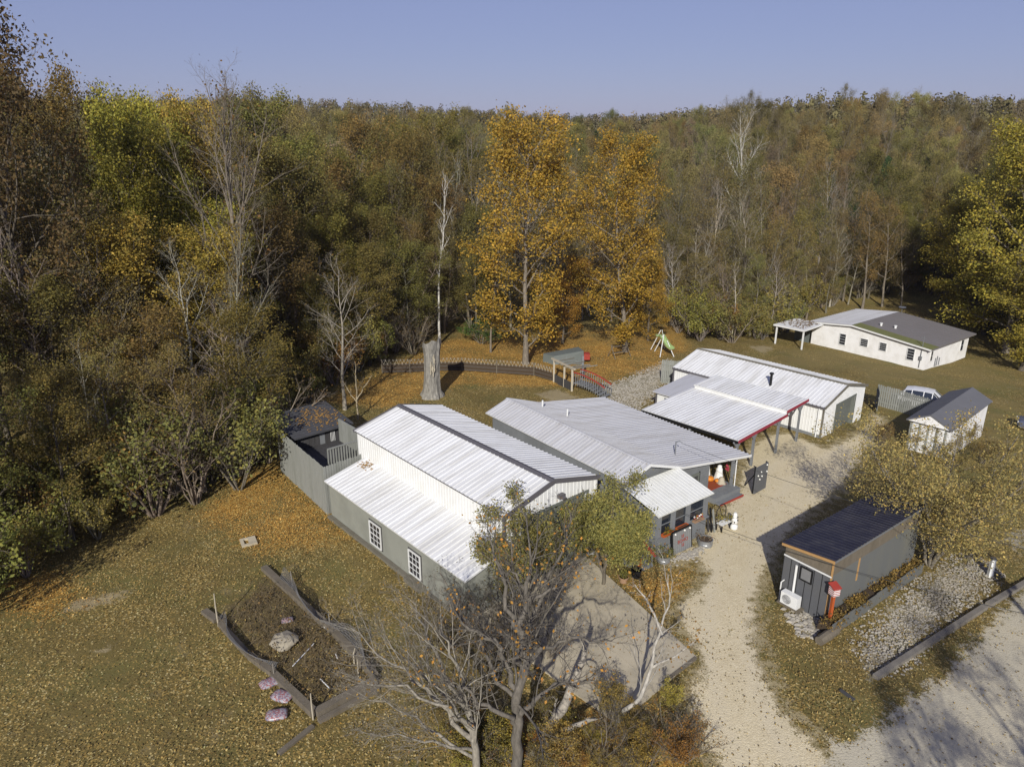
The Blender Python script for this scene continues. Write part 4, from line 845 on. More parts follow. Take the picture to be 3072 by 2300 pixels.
special('cedar', 0, 2290, 740, 180, 14, 'pine_tree', 'dark green pine towering past the yellow-green oak', 'tree', (.025,.05,.014), 'dark', 1.3, .5)
p_ = D(165, 1010); placed.append((p_.x, p_.y)); plant('oak', 1, p_, tall(p_, 30), 20, 'tall_oak', 'tallest reddish-brown oak poking above the woods against the sky', 'tree', None, (.115,.078,.036), BARK['dark'], 1.0, .9)
q_ = Vector((33.5, 112, 0)); plant('bare', 2, G(33.5, 112), 23.5, 20, 'white_tree', 'white-barked bare sycamore standing out of the distant grey woods', 'tree', None, (.2,.16,.08), BARK['white'], .3, 1.0); placed.append((33.5, 112))
# the woods: row behind row
cnt = 0; row_r = 0.0; rows = []
for row in (0.0, 2.5, 5.0, 8.0, 11.5, 15.5, 20.0, 25.5, 32.0, 40.0, 49.0):
    th = -.78
    while th < .76:
        r0 = edge_r(th)+row+rg.uniform(-1.0, 1.0); x, y = r0*math.sin(th), r0*math.cos(th)
        th += (3.2+row*.055)/r0*rg.uniform(.75, 1.3)
        xd = (CX+FPX*math.tan(th)*(1/(math.cos(PITCH)))*.98)*2212/3072
        if y > 118 or not far_enough(x, y, 2.0 if row < 9 else 2.6): continue
        rows.append((row, x, y, xd))
rg.shuffle(rows); rows.sort(key=lambda q: q[0]); 
FT = rows[:282]
for i, (row, x, y, xd) in enumerate(FT):
    mx = CAMH+math.hypot(x, y)*math.tan(sky_el(xd))-float(gz(x, y)); f_ = (.50, .66, .80, .90, 1, 1, 1, 1, 1, 1, 1)[min(10, int(row/4.5))]
    hgt = mx*f_*rg.uniform(.82, 1.0)
    kinds = mix_for(xd, row); tot = sum(k_[1] for k_ in kinds); u = rg.uniform(0, tot); kd = kinds[-1][0]
    for k_, w_ in kinds:
        u -= w_
        if u <= 0: kd = k_; break
    fplant(kd, x, y, max(6, hgt), i, 1.0, xd, row)
# brush along the edge of the woods
def brush(kind, x, y, hgt, lc, label, name, i):
    return plant(kind, i, G(x, y), hgt, 4.2, name, label, 'shrub', 'brush: '+label, jit(lc, rg), jit(BARK['grey'], rg, .3, .06), rg.uniform(0, 6.28), rg.uniform(.9, 1.25))
BL = [('brush', (.215,.195,.06), 'olive leafy shrub at the edge of the woods', 'olive_shrub'), ('brush', (.22,.14,.045), 'orange-brown leafy shrub at the edge of the woods', 'orange_shrub'), ('twiggy', (.14,.1,.04), 'twiggy grey shrub at the edge of the woods', 'twiggy_shrub'), ('brush', (.25,.225,.062), 'yellow-green leafy shrub at the edge of the woods', 'yellow_shrub')]
nb = 0
for row in (-1.6, .4, 2.6, 5.5):
    th = -.76
    while th < .74:
        r0 = edge_r(th)+row+rg.uniform(-.7, .7); x, y = r0*math.sin(th), r0*math.cos(th); xd = (CX+FPX*math.tan(th)*1.035)*2212/3072
        left = xd < 860
        th += (2.2 if left else 2.9)/r0*rg.uniform(.7, 1.35)
        if 900 < xd < 1480 and row < 4: continue
        if 1760 < xd < 2120 and row < 1: continue
        bk = rg.choices(BL, (5, 2, 4, 3) if left else (4, 1, 4, 2))[0]
        brush(bk[0], x, y, rg.uniform(2.6, 5.4) if left else rg.uniform(3, 6), bk[1], bk[2].replace('the woods', 'the woods '+('beside the leafy lawn' if xd < 560 else 'near the dark shed' if xd < 900 else 'near the golden trees' if xd < 1480 else 'behind the white barn' if xd < 1760 else 'behind the old white house')), bk[3], nb); nb += 1
p_ = D(1040, 742); plant('brush', 0, p_, 2.6, 4.2, 'green_bush', 'bright green bush under the trees beyond the netted fence', 'bush', None, (.055,.11,.022), BARK['grey'], 0, 1.5)
# far woods on the hills: too many to count, one mass. The nearer slopes repeat the grown trees, the farther ridge is leaf clumps
def canopy_mats():
    m, t, b = nodes('far_canopy'); a = N(t, 'ShaderNodeAttribute', attribute_name='tcol', attribute_type='INSTANCER'); r = N(t, 'ShaderNodeAttribute', attribute_name='rnd').outputs['Fac']
    t.links.new(mixc(t, 1.0, a.outputs['Color'], ramp(t, r, [(0, (.45,.47,.45)), (.5, (.88,.88,.86)), (1, (1.4,1.32,1.15))]), 'MULTIPLY'), b.inputs['Base Color']); b.inputs['Roughness'].default_value = .8; b.inputs['Specular IOR Level'].default_value = .1
    M['canopy'] = m; M['far_bark'] = mat('far_bark', (.175,.145,.105), .9, var=.3)
canopy_mats()
def slope_woods():
    g = np.random.default_rng(15); P = []; occ = {}
    for i in range(9000):
        t_ = float(g.uniform(-.80, .78)); r_ = math.sqrt(g.uniform(80**2, 245**2)); 
        if r_ < edge_r(t_)+(14 if abs(t_) > .1 else 22): continue
        x, y = r_*math.sin(t_), r_*math.cos(t_); c = 4.6+r_*.008; k = (int(x/c), int(y/c))
        if k in occ or not far_enough(x, y, 3.0): continue
        occ[k] = 1; P.append((x, y, float(gz(x, y))))
    P = np.array(P); n = len(P); me = bpy.data.meshes.new('slope_woods'); me.vertices.add(n); me.vertices.foreach_set('co', P.astype(np.float32).ravel())
    kinds = ['oak', 'thin', 'bare', 'oak2', 'cedar', 'thin2']; w = [.25, .24, .18, .17, .09, .07]; ki = g.choice(6, n, p=w)
    pal = np.array([(.15,.134,.046),(.16,.13,.05),(.155,.128,.056),(.17,.126,.046),(.035,.055,.022),(.175,.145,.085)])
    th = np.arctan2(P[:, 0], P[:, 1]); hh = g.uniform(11.5, 18.8, n)*np.where(th < -.15, 1.15, 1.0)
    def attr(nm, ty, vals, f):
        a = me.attributes.new(nm, ty, 'POINT'); a.data.foreach_set(f, np.asarray(vals, np.float32).ravel())
    attr('sc', 'FLOAT', hh/np.where(ki == 4, 17.0, 20.0), 'value'); attr('rz', 'FLOAT', g.uniform(0, 6.283, n), 'value')
    ai = me.attributes.new('kind', 'INT', 'POINT'); ai.data.foreach_set('value', ki.astype(np.int32))
    attr('tcol', 'FLOAT_COLOR', np.concatenate([pal[ki]*g.uniform(.55, 1.55, (n, 1))*g.uniform(.9, 1.1, (n, 3)), np.ones((n, 1))], 1), 'color')
    o = bpy.data.objects.new('slope_woods', me); COL.objects.link(o); tag(o, 'brown and olive autumn woods on the slopes behind the yard', 'woods', kind='stuff')
    for nm in ('canopy', 'far_bark'): me.materials.append(M[nm])
    src = {}
    for ob in COL.objects:
        if ob.type == 'MESH' and ob.parent: src.setdefault(ob.data.name, ob)
    pr = dict(oak=PROTO['oak'][0], oak2=PROTO['oak'][1], thin=PROTO['thin'][0], thin2=PROTO['thin'][1], bare=PROTO['bare'][0], cedar=PROTO['cedar'][0])
    ng = bpy.data.node_groups.new('slope_woods', 'GeometryNodeTree'); ng.interface.new_socket('Geometry', in_out='INPUT', socket_type='NodeSocketGeometry'); ng.interface.new_socket('Geometry', in_out='OUTPUT', socket_type='NodeSocketGeometry')
    gi, go = ng.nodes.new('NodeGroupInput'), ng.nodes.new('NodeGroupOutput'); L = ng.links.new; J = ng.nodes.new('GeometryNodeJoinGeometry')
    def named(nm, ty):
        q = ng.nodes.new('GeometryNodeInputNamedAttribute'); q.data_type = ty; q.inputs[0].default_value = nm; return q.outputs[0]
    cx = ng.nodes.new('ShaderNodeCombineXYZ'); L(named('rz', 'FLOAT'), cx.inputs[2])
    for i, kd in enumerate(kinds):
        j2 = ng.nodes.new('GeometryNodeJoinGeometry')
        for q, me_ in enumerate(pr[kd]):
            if me_ is None or me_.name not in src: continue
            oi = ng.nodes.new('GeometryNodeObjectInfo'); oi.transform_space = 'ORIGINAL'; oi.inputs['Object'].default_value = src[me_.name]
            sm = ng.nodes.new('GeometryNodeSetMaterial'); sm.inputs['Material'].default_value = M['canopy'] if q == 2 else M['far_bark']
            L(oi.outputs['Geometry'], sm.inputs['Geometry']); L(sm.outputs[0], j2.inputs[0])
        cmp_ = ng.nodes.new('FunctionNodeCompare'); cmp_.data_type = 'INT'; cmp_.operation = 'EQUAL'; L(named('kind', 'INT'), cmp_.inputs[2]); cmp_.inputs[3].default_value = i
        ins = ng.nodes.new('GeometryNodeInstanceOnPoints'); L(gi.outputs[0], ins.inputs['Points']); L(cmp_.outputs[0], ins.inputs['Selection']); L(j2.outputs[0], ins.inputs['Instance']); L(cx.outputs[0], ins.inputs['Rotation']); L(named('sc', 'FLOAT'), ins.inputs['Scale'])
        L(ins.outputs[0], J.inputs[0])
    L(J.outputs[0], go.inputs[0]); md = o.modifiers.new('grow', 'NODES'); md.node_group = ng; print('slope woods', n)
slope_woods()
def far_woods():
    g = np.random.default_rng(5); keep = []; occ = {}
    for t_, r_ in zip(g.uniform(-.80, .78, 9000), np.sqrt(g.uniform(235**2, 560**2, 9000))):
        x, y = r_*math.sin(t_), r_*math.cos(t_); c = 6.0+r_*.004; k_ = (int(x/c), int(y/c))
        if k_ in occ or y > 520: continue
        occ[k_] = 1; keep.append((x, y, r_))
    Vs = []; Cs = []; pal = np.array([(.105,.092,.040),(.11,.085,.042),(.105,.09,.05),(.098,.088,.055),(.03,.043,.02),(.125,.09,.038)]); w = np.array([.26,.26,.2,.16,.07,.05])
    for (x, y, r_) in keep:
        k_ = g.choice(6, p=w); dark = k_ == 4; z0 = float(gz(x, y)); h_ = g.uniform(13, 18)*(.8 if dark else 1); cw = g.uniform(2.3, 3.6)*(.6 if dark else 1); nb_ = 9; nl = 26; col0 = pal[k_]*g.uniform(.7, 1.4)
        for q in range(nb_):
            f = (q+g.random())/nb_; a = g.uniform(0, 6.283); rr_ = cw*(1-.75*f)*g.uniform(.3, 1); c0 = np.array([x+rr_*math.cos(a), y+rr_*math.sin(a), z0+h_*(.38+.6*f)])
            u = g.normal(0, 1, (nl, 3)); u /= np.linalg.norm(u, axis=1)[:, None]; c = c0+u*cw*g.uniform(.32, .5)*g.uniform(.8, 1.15, (nl, 1))
            no = u+g.normal(0, .35, (nl, 3)); no /= np.linalg.norm(no, axis=1)[:, None]; a_ = np.cross(no, g.normal(0, 1, (nl, 3))); a_ /= np.linalg.norm(a_, axis=1)[:, None]; b_ = np.cross(no, a_); sz = g.uniform(.38, .8, (nl, 1))
            Vs.append(np.stack([c-a_*sz*.6, c+b_*sz*.45, c+a_*sz*.6, c-b_*sz*.45], 1).reshape(-1, 3)); Cs.append(np.repeat(col0*g.uniform(.85, 1.2, (nl, 1)), 4, 0))
    V = np.concatenate(Vs); Cc = np.concatenate(Cs); me = np_mesh('far_woods', V, np.arange(len(V)).reshape(-1, 4), [M['far']])
    a = me.color_attributes.new('col', 'FLOAT_COLOR', 'POINT'); a.data.foreach_set('color', np.concatenate([Cc, np.ones((len(Cc), 1))], 1).astype(np.float32).ravel())
    o_ = bpy.data.objects.new('far_woods', me); COL.objects.link(o_)
    tag(o_, 'hazy brown woods along the distant ridge against the sky', 'woods', kind='stuff'); print('far', len(keep), len(V)//4)
far_woods()
# ------------------------------------------------------------------ concrete apron before the workshop door
ap = MB(); q = [local(GLc, GYAW, *ab_) for ab_ in ((-.2,-2.0), (8.3,-1.8), (8.0,3.35), (-.25,5.5))]
nA = 12
for i in range(nA):
    for j in range(8): pass
a0, b0, c0, d0 = q
def bil(u, v):
    p = a0*(1-u)*(1-v)+b0*u*(1-v)+c0*u*v+d0*(1-u)*v; return Vector((p.x, p.y, float(gz(p.x, p.y))+.05))
apron = bpy.data.objects.new('concrete_apron', None); COL.objects.link(apron); apron.location = a0; tag(apron, kind='structure')
for i in range(3):
    for j in range(2):
        u0, u1, v0, v1 = i/3+.001, (i+1)/3-.001, j/2+.001, (j+1)/2-.001
        MB().slab([bil(u0,v0)-a0, bil(u1,v0)-a0, bil(u1,v1)-a0, bil(u0,v1)-a0], .16).build('slab', M['conc'], apron)
# ------------------------------------------------------------------ broken trunk, yard fence, footbridge
rg4 = random.Random(44)
def snag():
    p = D(932, 856); hh = tall(p, 735*3072/2212)
    t = thing('broken_trunk', 'thick pale grey broken trunk with torn jagged top in the leafy yard', 'tree stump', p)
    m = MB(); n = 18; lv = [(-.3,1.0),(.1,.86),(.5,.72),(1.2,.64),(2.2,.61),(3.0,.63),(3.8,.66),(hh-.5,.72)]; vs = []
    for z, r in lv:
        for k in range(n):
            a = 6.283*k/n; q = r*(1+.10*math.sin(3*a+.8)+.06*math.sin(7*a+z)+(.12*math.sin(5*a) if z < .5 else 0)); vs.append((q*math.cos(a)+.03*z, q*math.sin(a), z))
    for k in range(n):
        a = 6.283*k/n; q = .70*(1+.08*math.sin(3*a)); zt_ = hh-.15+.35*math.sin(a*1.0+2.2)+rg4.uniform(-.22,.22); vs.append((q*math.cos(a)+.03*hh, q*math.sin(a), zt_))
    for k in range(n):
        a = 6.283*k/n; vs.append((.25*math.cos(a)+.03*hh, .25*math.sin(a), hh-.75+rg4.uniform(-.2,.2)))
    L = len(lv)+2; fs = [(i*n+k, i*n+(k+1)%n, (i+1)*n+(k+1)%n, (i+1)*n+k) for i in range(L-1) for k in range(n)]; fs.append(tuple((L-1)*n+k for k in range(n)))
    o = m.add(vs, fs).build('trunk', M['bark'], t); o.color = (.24,.225,.195,1)
    w = MB()
    for i in range(16):
        z = rg4.uniform(1.9, hh-1.2); a = -1.35+rg4.uniform(-.28,.28)+.12*(z-2); r = .68
        w.bar((r*math.cos(a)+.03*z, r*math.sin(a), z), (r*math.cos(a)+.03*z+rg4.uniform(-.1,.1), r*math.sin(a)-.02, z+rg4.uniform(.25,.6)), rg4.uniform(.05,.16), .06)
    tag(w.build('torn_wood', M['pale_wood'], t), kind='stuff')
snag()
def yard_fence():
    pts = [Vector(p_) for p_ in (G(-11.6,62.3), G(-9.2,62.9), G(-6.6,63.8), G(-4.6,64.2), G(-1.4,63.9), G(2.0,63.6), G(3.6,62.1))]
    t = thing('netted_fence', 'low dark netted yard fence topped by a zigzag of pale sticks', 'fence', pts[0]); o0 = pts[0]; k = 0
    for a, b_ in zip(pts[:-1], pts[1:]):
        a, b_ = a-o0, b_-o0; d = b_-a; n = int(d.length/.16)
        MB().tube([a+Vector((0,0,-.2)), a+Vector((0,0,1.25))], .05, 6).build('post', M['old_wood'], t)
        for z in (.15, .5, .85, 1.2): MB().bar(a+Vector((0,0,z)), b_+Vector((0,0,z)), .02).build('wire', M['wirem'], t)
        MB().slab([a+Vector((0,0,.05)), b_+Vector((0,0,.05)), b_+Vector((0,0,.85)), a+Vector((0,0,.85))], .01).build('screen', M['soil'], t)
        for i in range(n):
            c = a+d*(i+.5)/n; s_ = .12 if k % 2 else -.12; k += 1; u = d.normalized()
            MB().bar(c-u*s_+Vector((0,0,.78)), c+u*s_+Vector((0,0,1.28)), .035, .02).build('stick', M['pale_wood'], t)
yard_fence()
def arbor():
    ps = [G(3.73,61.99), G(4.55,60.59), G(5.13,59.36)]; t = thing('arbor', 'pale timber arbor with three posts and a lumber-strewn flat top', 'arbor', ps[0]); o0 = ps[0]
    for p in ps: box('post', M['pale_wood'], t, p.x-o0.x-.08, p.x-o0.x+.08, p.y-o0.y-.08, p.y-o0.y+.08, -.2, 2.05)
    d = (ps[2]-ps[0]); u = d.normalized()
    MB().bar(-u*.4+Vector((0,0,2.08)), d+u*.4+Vector((0,0,2.08)), .16, .14).build('beam', M['pale_wood'], t)
    r0 = G(6.41,63.39)-o0; box('rear_post', M['grey_paint'], t, r0.x-.09, r0.x+.09, r0.y-.09, r0.y+.09, -.3, 2.0)
    v = Vector((-u.y, u.x, 0)); v = -v if v.x < 0 else v
    for i in range(9):
        f = i/8; s_ = d*f; MB().bar(s_+Vector((0,0,1.98+.02*(i%3)))-v*.2, s_+v*rg4.uniform(1.7,2.5)+u*rg4.uniform(-.4,.4)+Vector((0,0,1.98+.02*(i%3))), .12, .03).build('board', M['old_wood'] if i % 2 else M['grey_wood'], t)
    # skirting below the walk
    MB().slab([Vector((0,0,-.15)), d+Vector((0,0,-.15)), d+Vector((0,0,.75)), Vector((0,0,.75))], .04).build('skirt', M['dark_wood'], t)
    # grey stair with two red rails going down to the right
    s0, s1 = G(5.25,59.3), G(7.7,57.45); st = thing('red_rail_stair', 'grey wooden stair with crimson handrails leading down from the arbor', 'stair', s0)
    d2 = s1-s0; d2.z = 0; u2 = d2.normalized(); v2 = Vector((-u2.y, u2.x, 0)); v2 = -v2 if v2.y < 0 else v2; n = 9; Lg = d2.length
    zt_ = lambda f: .75*(1-f*f)+.05
    for i in range(n):
        f = (i+.5)/n; c = u2*(Lg*f); a = c-u2*.15; MB().slab([a+Vector((0,0,zt_(f))), a+u2*.3+Vector((0,0,zt_(f))), a+u2*.3+v2*1.1+Vector((0,0,zt_(f))), a+v2*1.1+Vector((0,0,zt_(f)))], .05).build('tread', M['grey_paint'], st)
    for sd in (0.0, 1.1):
        for i in range(15):
            f = i/14; c = u2*(Lg*f)+v2*sd; MB().bar(c+Vector((0,0,zt_(f)-.2)), c+Vector((0,0,zt_(f)+.9)), .045).build('baluster', M['grey_paint'], st)
        pp = [u2*(Lg*i/8)+v2*sd+Vector((0,0,zt_(i/8)+.93)) for i in range(9)]
        for i in range(8): MB().bar(pp[i], pp[i+1]+(pp[i+1]-pp[i])*.02, .13, .06).build('handrail', M['red'], st)
arbor()
def crate():
    p = G(3.0, 68.7); t = thing('tarped_crate', 'large grey-green sheeted box with sloping top among fallen leaves', 'crate', p, .05)
    MB().add([(0,0,-.2),(1.0,-1.0,-.2),(4.0,-.6,-.2),(3.6,.9,-.2),(.1,.3,.75),(1.0,-.8,.8),(3.95,-.45,1.2),(3.6,.9,1.2)], [(3,2,1,0),(4,5,6,7),(0,1,5,4),(1,2,6,5),(2,3,7,6),(3,0,4,7)]).build('box', M['tarp'], t)
    box('side_tank', M['red'], t, 4.02, 4.65, -.1, .6, .15, .75)
crate()
def swing():
    p = G(15.3, 74.2); t = thing('slide_set', 'pale green plastic slide on white A-frame legs at the woods edge', 'slide', p)
    P = lambda x, y, z: Vector((x-p.x, y-p.y, float(gz(x, y))-p.z+z))
    for a, b_ in (((14.92,75.7,0),(15.75,75.2,2.3)), ((15.29,72.5,0),(15.85,74.0,2.1)), ((16.83,72.9,0),(16.2,73.8,1.5)), ((16.5,76.4,0),(15.9,75.2,2.3)), ((15.2,75.0,0),(15.9,74.6,1.9))): MB().tube([P(*a), P(*b_)], .045, 6).build('leg', M['trim_w'], t)
    m = MB(); pr = [(15.75,75.1,1.75),(15.85,74.7,1.7),(16.05,74.1,1.35),(16.3,73.5,.95),(16.6,73.0,.8)]
    for a, b_ in zip(pr[:-1], pr[1:]):
        A, B = P(*a), P(*b_); m.bar(A, B, .5, .04); m.bar(A+Vector((.24,.1,.1)), B+Vector((.24,.1,.1)), .04, .2); m.bar(A+Vector((-.24,-.1,.1)), B+Vector((-.24,-.1,.1)), .04, .2)
    m.build('chute', M['slide'], t)
    box('platform', M['slide'], t, *(lambda c: (c.x-.4, c.x+.2, c.y-.3, c.y+.35, c.z-.05, c.z+.02))(P(15.7,75.3,1.72)))
    f = G(10.15,71.6); t = thing('swing_frame', 'low bare timber A-frame with crossbar under the golden trees', 'swing frame', f); e_ = G(11.9,72.8)-f
    MB().tube([Vector((0,0,1.1)), e_+Vector((0,0,1.1))], .05, 6).build('crossbar', M['old_wood'], t)
    for c in (Vector((0,0,0)), e_):
        for s_ in (-1, 1): MB().tube([c+Vector((.35*s_,-.5*s_,-.1)), c+Vector((-.08*s_,.1*s_,1.3))], .04, 6).build('leg', M['old_wood'], t)
    MB().bar(Vector((.1,-.1,.45)), e_+Vector((-.1,-.1,.45)), .25, .04).build('seat', M['old_wood'], t)
swing()
# ------------------------------------------------------------------ cottage frontage: sign, tubs, steps, pots
def L_(a, b_, dz=0): return local(ML, MYAW, a, b_)+Vector((0,0,dz))
def text(parent, s_, size, loc, rot, m_):
    cu = bpy.data.curves.new('lettering', 'FONT'); cu.body = s_; cu.size = size; cu.extrude = .004; cu.align_x = 'CENTER'; cu.align_y = 'CENTER'
    o_ = bpy.data.objects.new('lettering', cu); COL.objects.link(o_); dg = bpy.context.evaluated_depsgraph_get(); me = bpy.data.meshes.new_from_object(o_.evaluated_get(dg)); bpy.data.objects.remove(o_)
    me.materials.clear(); me.materials.append(m_); o2 = bpy.data.objects.new('lettering', me); COL.objects.link(o2); o2.parent = parent; o2.location = loc; o2.rotation_euler = rot; return o2
sg = thing('shop_sign', 'galvanised ribbed sign panel with red lettering against the cottage front', 'sign', L_(2.75,.68), MYAW)
ribbed(sg, 'panel', (.03,.05,.02), (0,1,0), (-.10,0,1), 1.36, M['galv'], 1.16, panel=1.4, ribs=9, h=.02)
for y_ in (0, 1.44): MB().bar((-.0,y_,0),(-.12,y_,1.22), .07).build('frame', M['black'], sg)
MB().bar((-.12,0,1.22),(-.12,1.44,1.22), .07).build('frame', M['black'], sg); MB().slab([(.0,.0,0),(.0,1.44,0),(-.12,1.44,1.2),(-.12,0,1.2)], .03).build('backing', M['grey_paint'], sg)
for s_, sz_, z_ in (('SE',.24,.86), ('BOHO',.27,.62), ('SE',.24,.38)): text(sg, s_, sz_, (.055-.1*z_+.012,.74,z_), (R(84),0,R(90)), M['red'])
for y_ in (.2,.9,1.3): MB().lathe((-.06,y_,1.08), [(.02,0),(.05,.02),(.03,.09)], 8).build('bulb', M['lamp'], sg)
def tub(a, b_, r, hgt, label, dead):
    p = L_(a, b_); t = thing('planter_tub', label, 'planter', p); prof = [(r*.96,0),(r,.04),(r,hgt*.4),(r*1.03,hgt*.45),(r,hgt*.5),(r,hgt-.03),(r*1.04,hgt),(r*.95,hgt),(r*.95,hgt-.06)]
    MB().lathe((0,0,0), prof, 24).build('tub', M['galv'], t); MB().lathe((0,0,0), [(r*.94,hgt-.1),(r*.94,hgt-.055)], 24).build('soil', M['soil'], t)
    for s_ in (-1, 1): MB().tube([(s_*r*.98,-.06,hgt-.1),(s_*(r+.05),0,hgt-.12),(s_*r*.98,.06,hgt-.1)], .012, 5).build('handle', M['steel'], t)
    tw = Twig(int(r*1000)); P = [None, dict(seg=3, wig=.3, up=-.05, tip=.4, sides=4, n=4, ang=.8, start=.2, len=.5, rr=.6), dict(seg=2, wig=.3, up=0, tip=.4, sides=3, n=0)]
    for i in range(12): a_ = 6.28*i/12; tw.branch((.6*r*math.cos(a_), .6*r*math.sin(a_), hgt-.06), (.6*math.cos(a_), .6*math.sin(a_), 1), .4, .008, 1, P)
    wood_and_leaves(t, tw.meshes('tub_plant', 60 if dead else 420, .07, .08), (.3,.25,.17), (.2,.1,.04) if dead else (.17,.17,.04), ('stems', 'twigs', 'foliage'))
tub(2.85, -.1, .33, .36, 'galvanised tub of low green plants beside the red-railed steps', False)
tub(2.95, 3.0, .38, .38, 'galvanised tub of dead stems by the ribbed sign panel', True)
st = thing('porch_steps', 'grey porch steps with a red sloping handrail at the cottage corner', 'steps', L_(1.2,-.95), MYAW)
for i in range(4): box('tread', M['grey_paint'], st, .1+i*.38, .1+(i+1)*.38+.04, -1.0, .1, -.3, .62-i*.2)
box('landing', M['grey_paint'], st, -1.0, .1, -1.0, .1, -.3, .78)
for s_ in (-1.05, .12):
    for i in range(6): MB().bar((.05+i*.3,s_,.7-i*.155-.3),(.05+i*.3,s_,1.45-i*.155), .07, .05).build('baluster', M['grey_paint'], st)
    MB().bar((-.1,s_,1.5),(1.75,s_,.56), .14, .05).build('handrail', M['red'] if s_ > 0 else M['grey_paint'], st)
    box('newel', M['grey_paint'], st, -.16, -.02, s_-.07, s_+.07, -.3, 1.5)
box('hanging_board', M['rust'], st, 1.65, 1.7, -1.0, -.75, .3, .75)
def pot(a, b_, r, hgt, m_, label, leaf):
    p = L_(a, b_); t = thing('flower_pot', label, 'pot', p); MB().lathe((0,0,0), [(r*.75,0),(r*.95,hgt*.9),(r*1.05,hgt*.9),(r*1.05,hgt),(r*.9,hgt),(r*.88,hgt-.05)], 18).build('pot', m_, t); MB().lathe((0,0,0), [(r*.87,hgt-.09),(r*.87,hgt-.05)], 18).build('soil', M['soil'], t)
    tw = Twig(int(r*999)); P = [None, dict(seg=3, wig=.2, up=.1, tip=.4, sides=4, n=4, ang=.7, start=.3, len=.5, rr=.6), dict(seg=2, wig=.3, up=0, tip=.4, sides=3, n=0)]
    for i in range(7): a_ = .9*i; tw.branch((.4*r*math.cos(a_), .4*r*math.sin(a_), hgt-.06), (.35*math.cos(a_), .35*math.sin(a_), 1), leaf, .01, 1, P)
    wood_and_leaves(t, tw.meshes('pot_plant', 260, .09, .08), (.15,.12,.06), (.15,.14,.04), ('stems', 'twigs', 'foliage'))
pot(3.1, -2.3, .26, .42, M['black'], 'black nursery pot with tall green stems at the foot of the porch steps', .9)
pot(3.05, -3.1, .24, .3, M['terra'], 'wide clay pot of orange leaves next to the black nursery pot', .3)
for i, (b0_, b1_) in enumerate(((.36,1.12), (1.42,2.26))):
    t = thing('window_box', ('red window box with trailing plant under the window next to the steps', 'empty red window box on the sill above the sign panel')[i], 'window box', local(ML, MYAW, 2.2, b0_, .66), MYAW)
    m = MB(); w_ = b1_-b0_; m.box(0,.2,0,w_,0,.03); m.box(0,.02,0,w_,.03,.15); m.box(.18,.2,0,w_,.03,.15); m.box(.02,.18,0,.02,.03,.15); m.box(.02,.18,w_-.02,w_,.03,.15); m.build('box', M['rust'], t); box('soil', M['soil'], t, .02, .18, .02, w_-.02, .03, .1)
    if i == 0:
        tw = Twig(91)
        for k in range(6): tw.branch((.1,.1+k*.1,.1), (.5,0,1), .3, .006, 1, [None, dict(seg=2, wig=.3, tip=.4, sides=3, n=0)])
        V_, F_, rn = tw.leaves(160, .07, .09); me = np_mesh('box_plant', V_, F_, [M['leaf']], None, rn); o_ = bpy.data.objects.new('foliage', me); COL.objects.link(o_); o_.parent = t; o_.color = (.2,.17,.03,1)
def rocks(name, label, pts, r0, r1, m_, seed, flat=.6):
    rg_ = random.Random(seed); m = MB(); o0 = pts[0]
    for p in pts: r_ = rg_.uniform(r0, r1); m.blob((p.x-o0.x, p.y-o0.y, p.z-o0.z+r_*.25), r_*rg_.uniform(.7,1.3), r_*rg_.uniform(.7,1.3), r_*flat, rg_, 6, 4, .25)
    o_ = m.build(name, m_); o_.location = o0; return tag(o_, label, 'stones', kind='stuff')
rg5 = random.Random(55)
rocks('white_stones', 'heap of white stones under the sign panel', [L_(2.95+abs(rg5.gauss(0,.28)), 1.5+rg5.gauss(0,.6)) for i in range(170)], .04, .1, M['stone'], 1)
_rp = Z['rock']
def in_poly(poly, n, rg_):
    X = [p[0] for p in poly]; Y = [p[1] for p in poly]; out = []
    while len(out) < n:
        x, y = rg_.uniform(min(X), max(X)), rg_.uniform(min(Y), max(Y))
        if poly_sd(np.array([x]), np.array([y]), poly)[0] > rg_.uniform(-.6, .7): out.append(G(x, y, -.01))
    return out
rocks('gravel_bed', 'strip of white broken stone between the container shed and the long timber', in_poly(_rp[0], 2700, rg5), .02, .065, M['stone'], 2)
rocks('gravel_bed', 'pale stones covering the slope behind the cottage roof', in_poly(_rp[1], 1900, rg5), .03, .09, M['stone'], 3)
rocks('gravel_bed', 'scattered pale stones below the cooling unit', in_poly(_rp[2], 160, rg5), .05, .13, M['stone'], 4)
# porch things
def on_deck(a, b_): return local(ML, MYAW, a, b_, -.385)
t = thing('door_mat', 'large brick-red mat covering the cottage porch floor', 'mat', on_deck(-1.5,8.6), MYAW); box('mat', M['rug'], t, -1.2, .75, -1.0, .95, .006, .026); box('binding', M['red'], t, .75, .79, -1.0, .95, .006, .028)
for i, (a_, b_, r_) in enumerate(((-1.55,9.0,.22), (-1.2,9.25,.14))):
    p = on_deck(a_, b_); p.z += .03; t = thing('pumpkin', ('large orange pumpkin on the red porch mat', 'small orange pumpkin beside the white bundle on the porch')[i], 'pumpkin', p); m = MB(); n = 24; vs = []
    for k in range(9):
        ph = math.pi*k/8
        for j in range(n): a = 6.283*j/n; q = r_*(1+.06*math.cos(8*a))*(math.sin(ph)+.12); vs.append((q*math.cos(a), q*math.sin(a), r_*.78*(1-math.cos(ph))))
    m.add(vs, [(i_*n+j, i_*n+(j+1)%n, (i_+1)*n+(j+1)%n, (i_+1)*n+j) for i_ in range(8) for j in range(n)]).build('flesh', M['pumpkin'], t, True); MB().tube([(0,0,r_*1.5),(.02,0,r_*1.9)], .03, 6).build('stem', M['old_wood'], t)
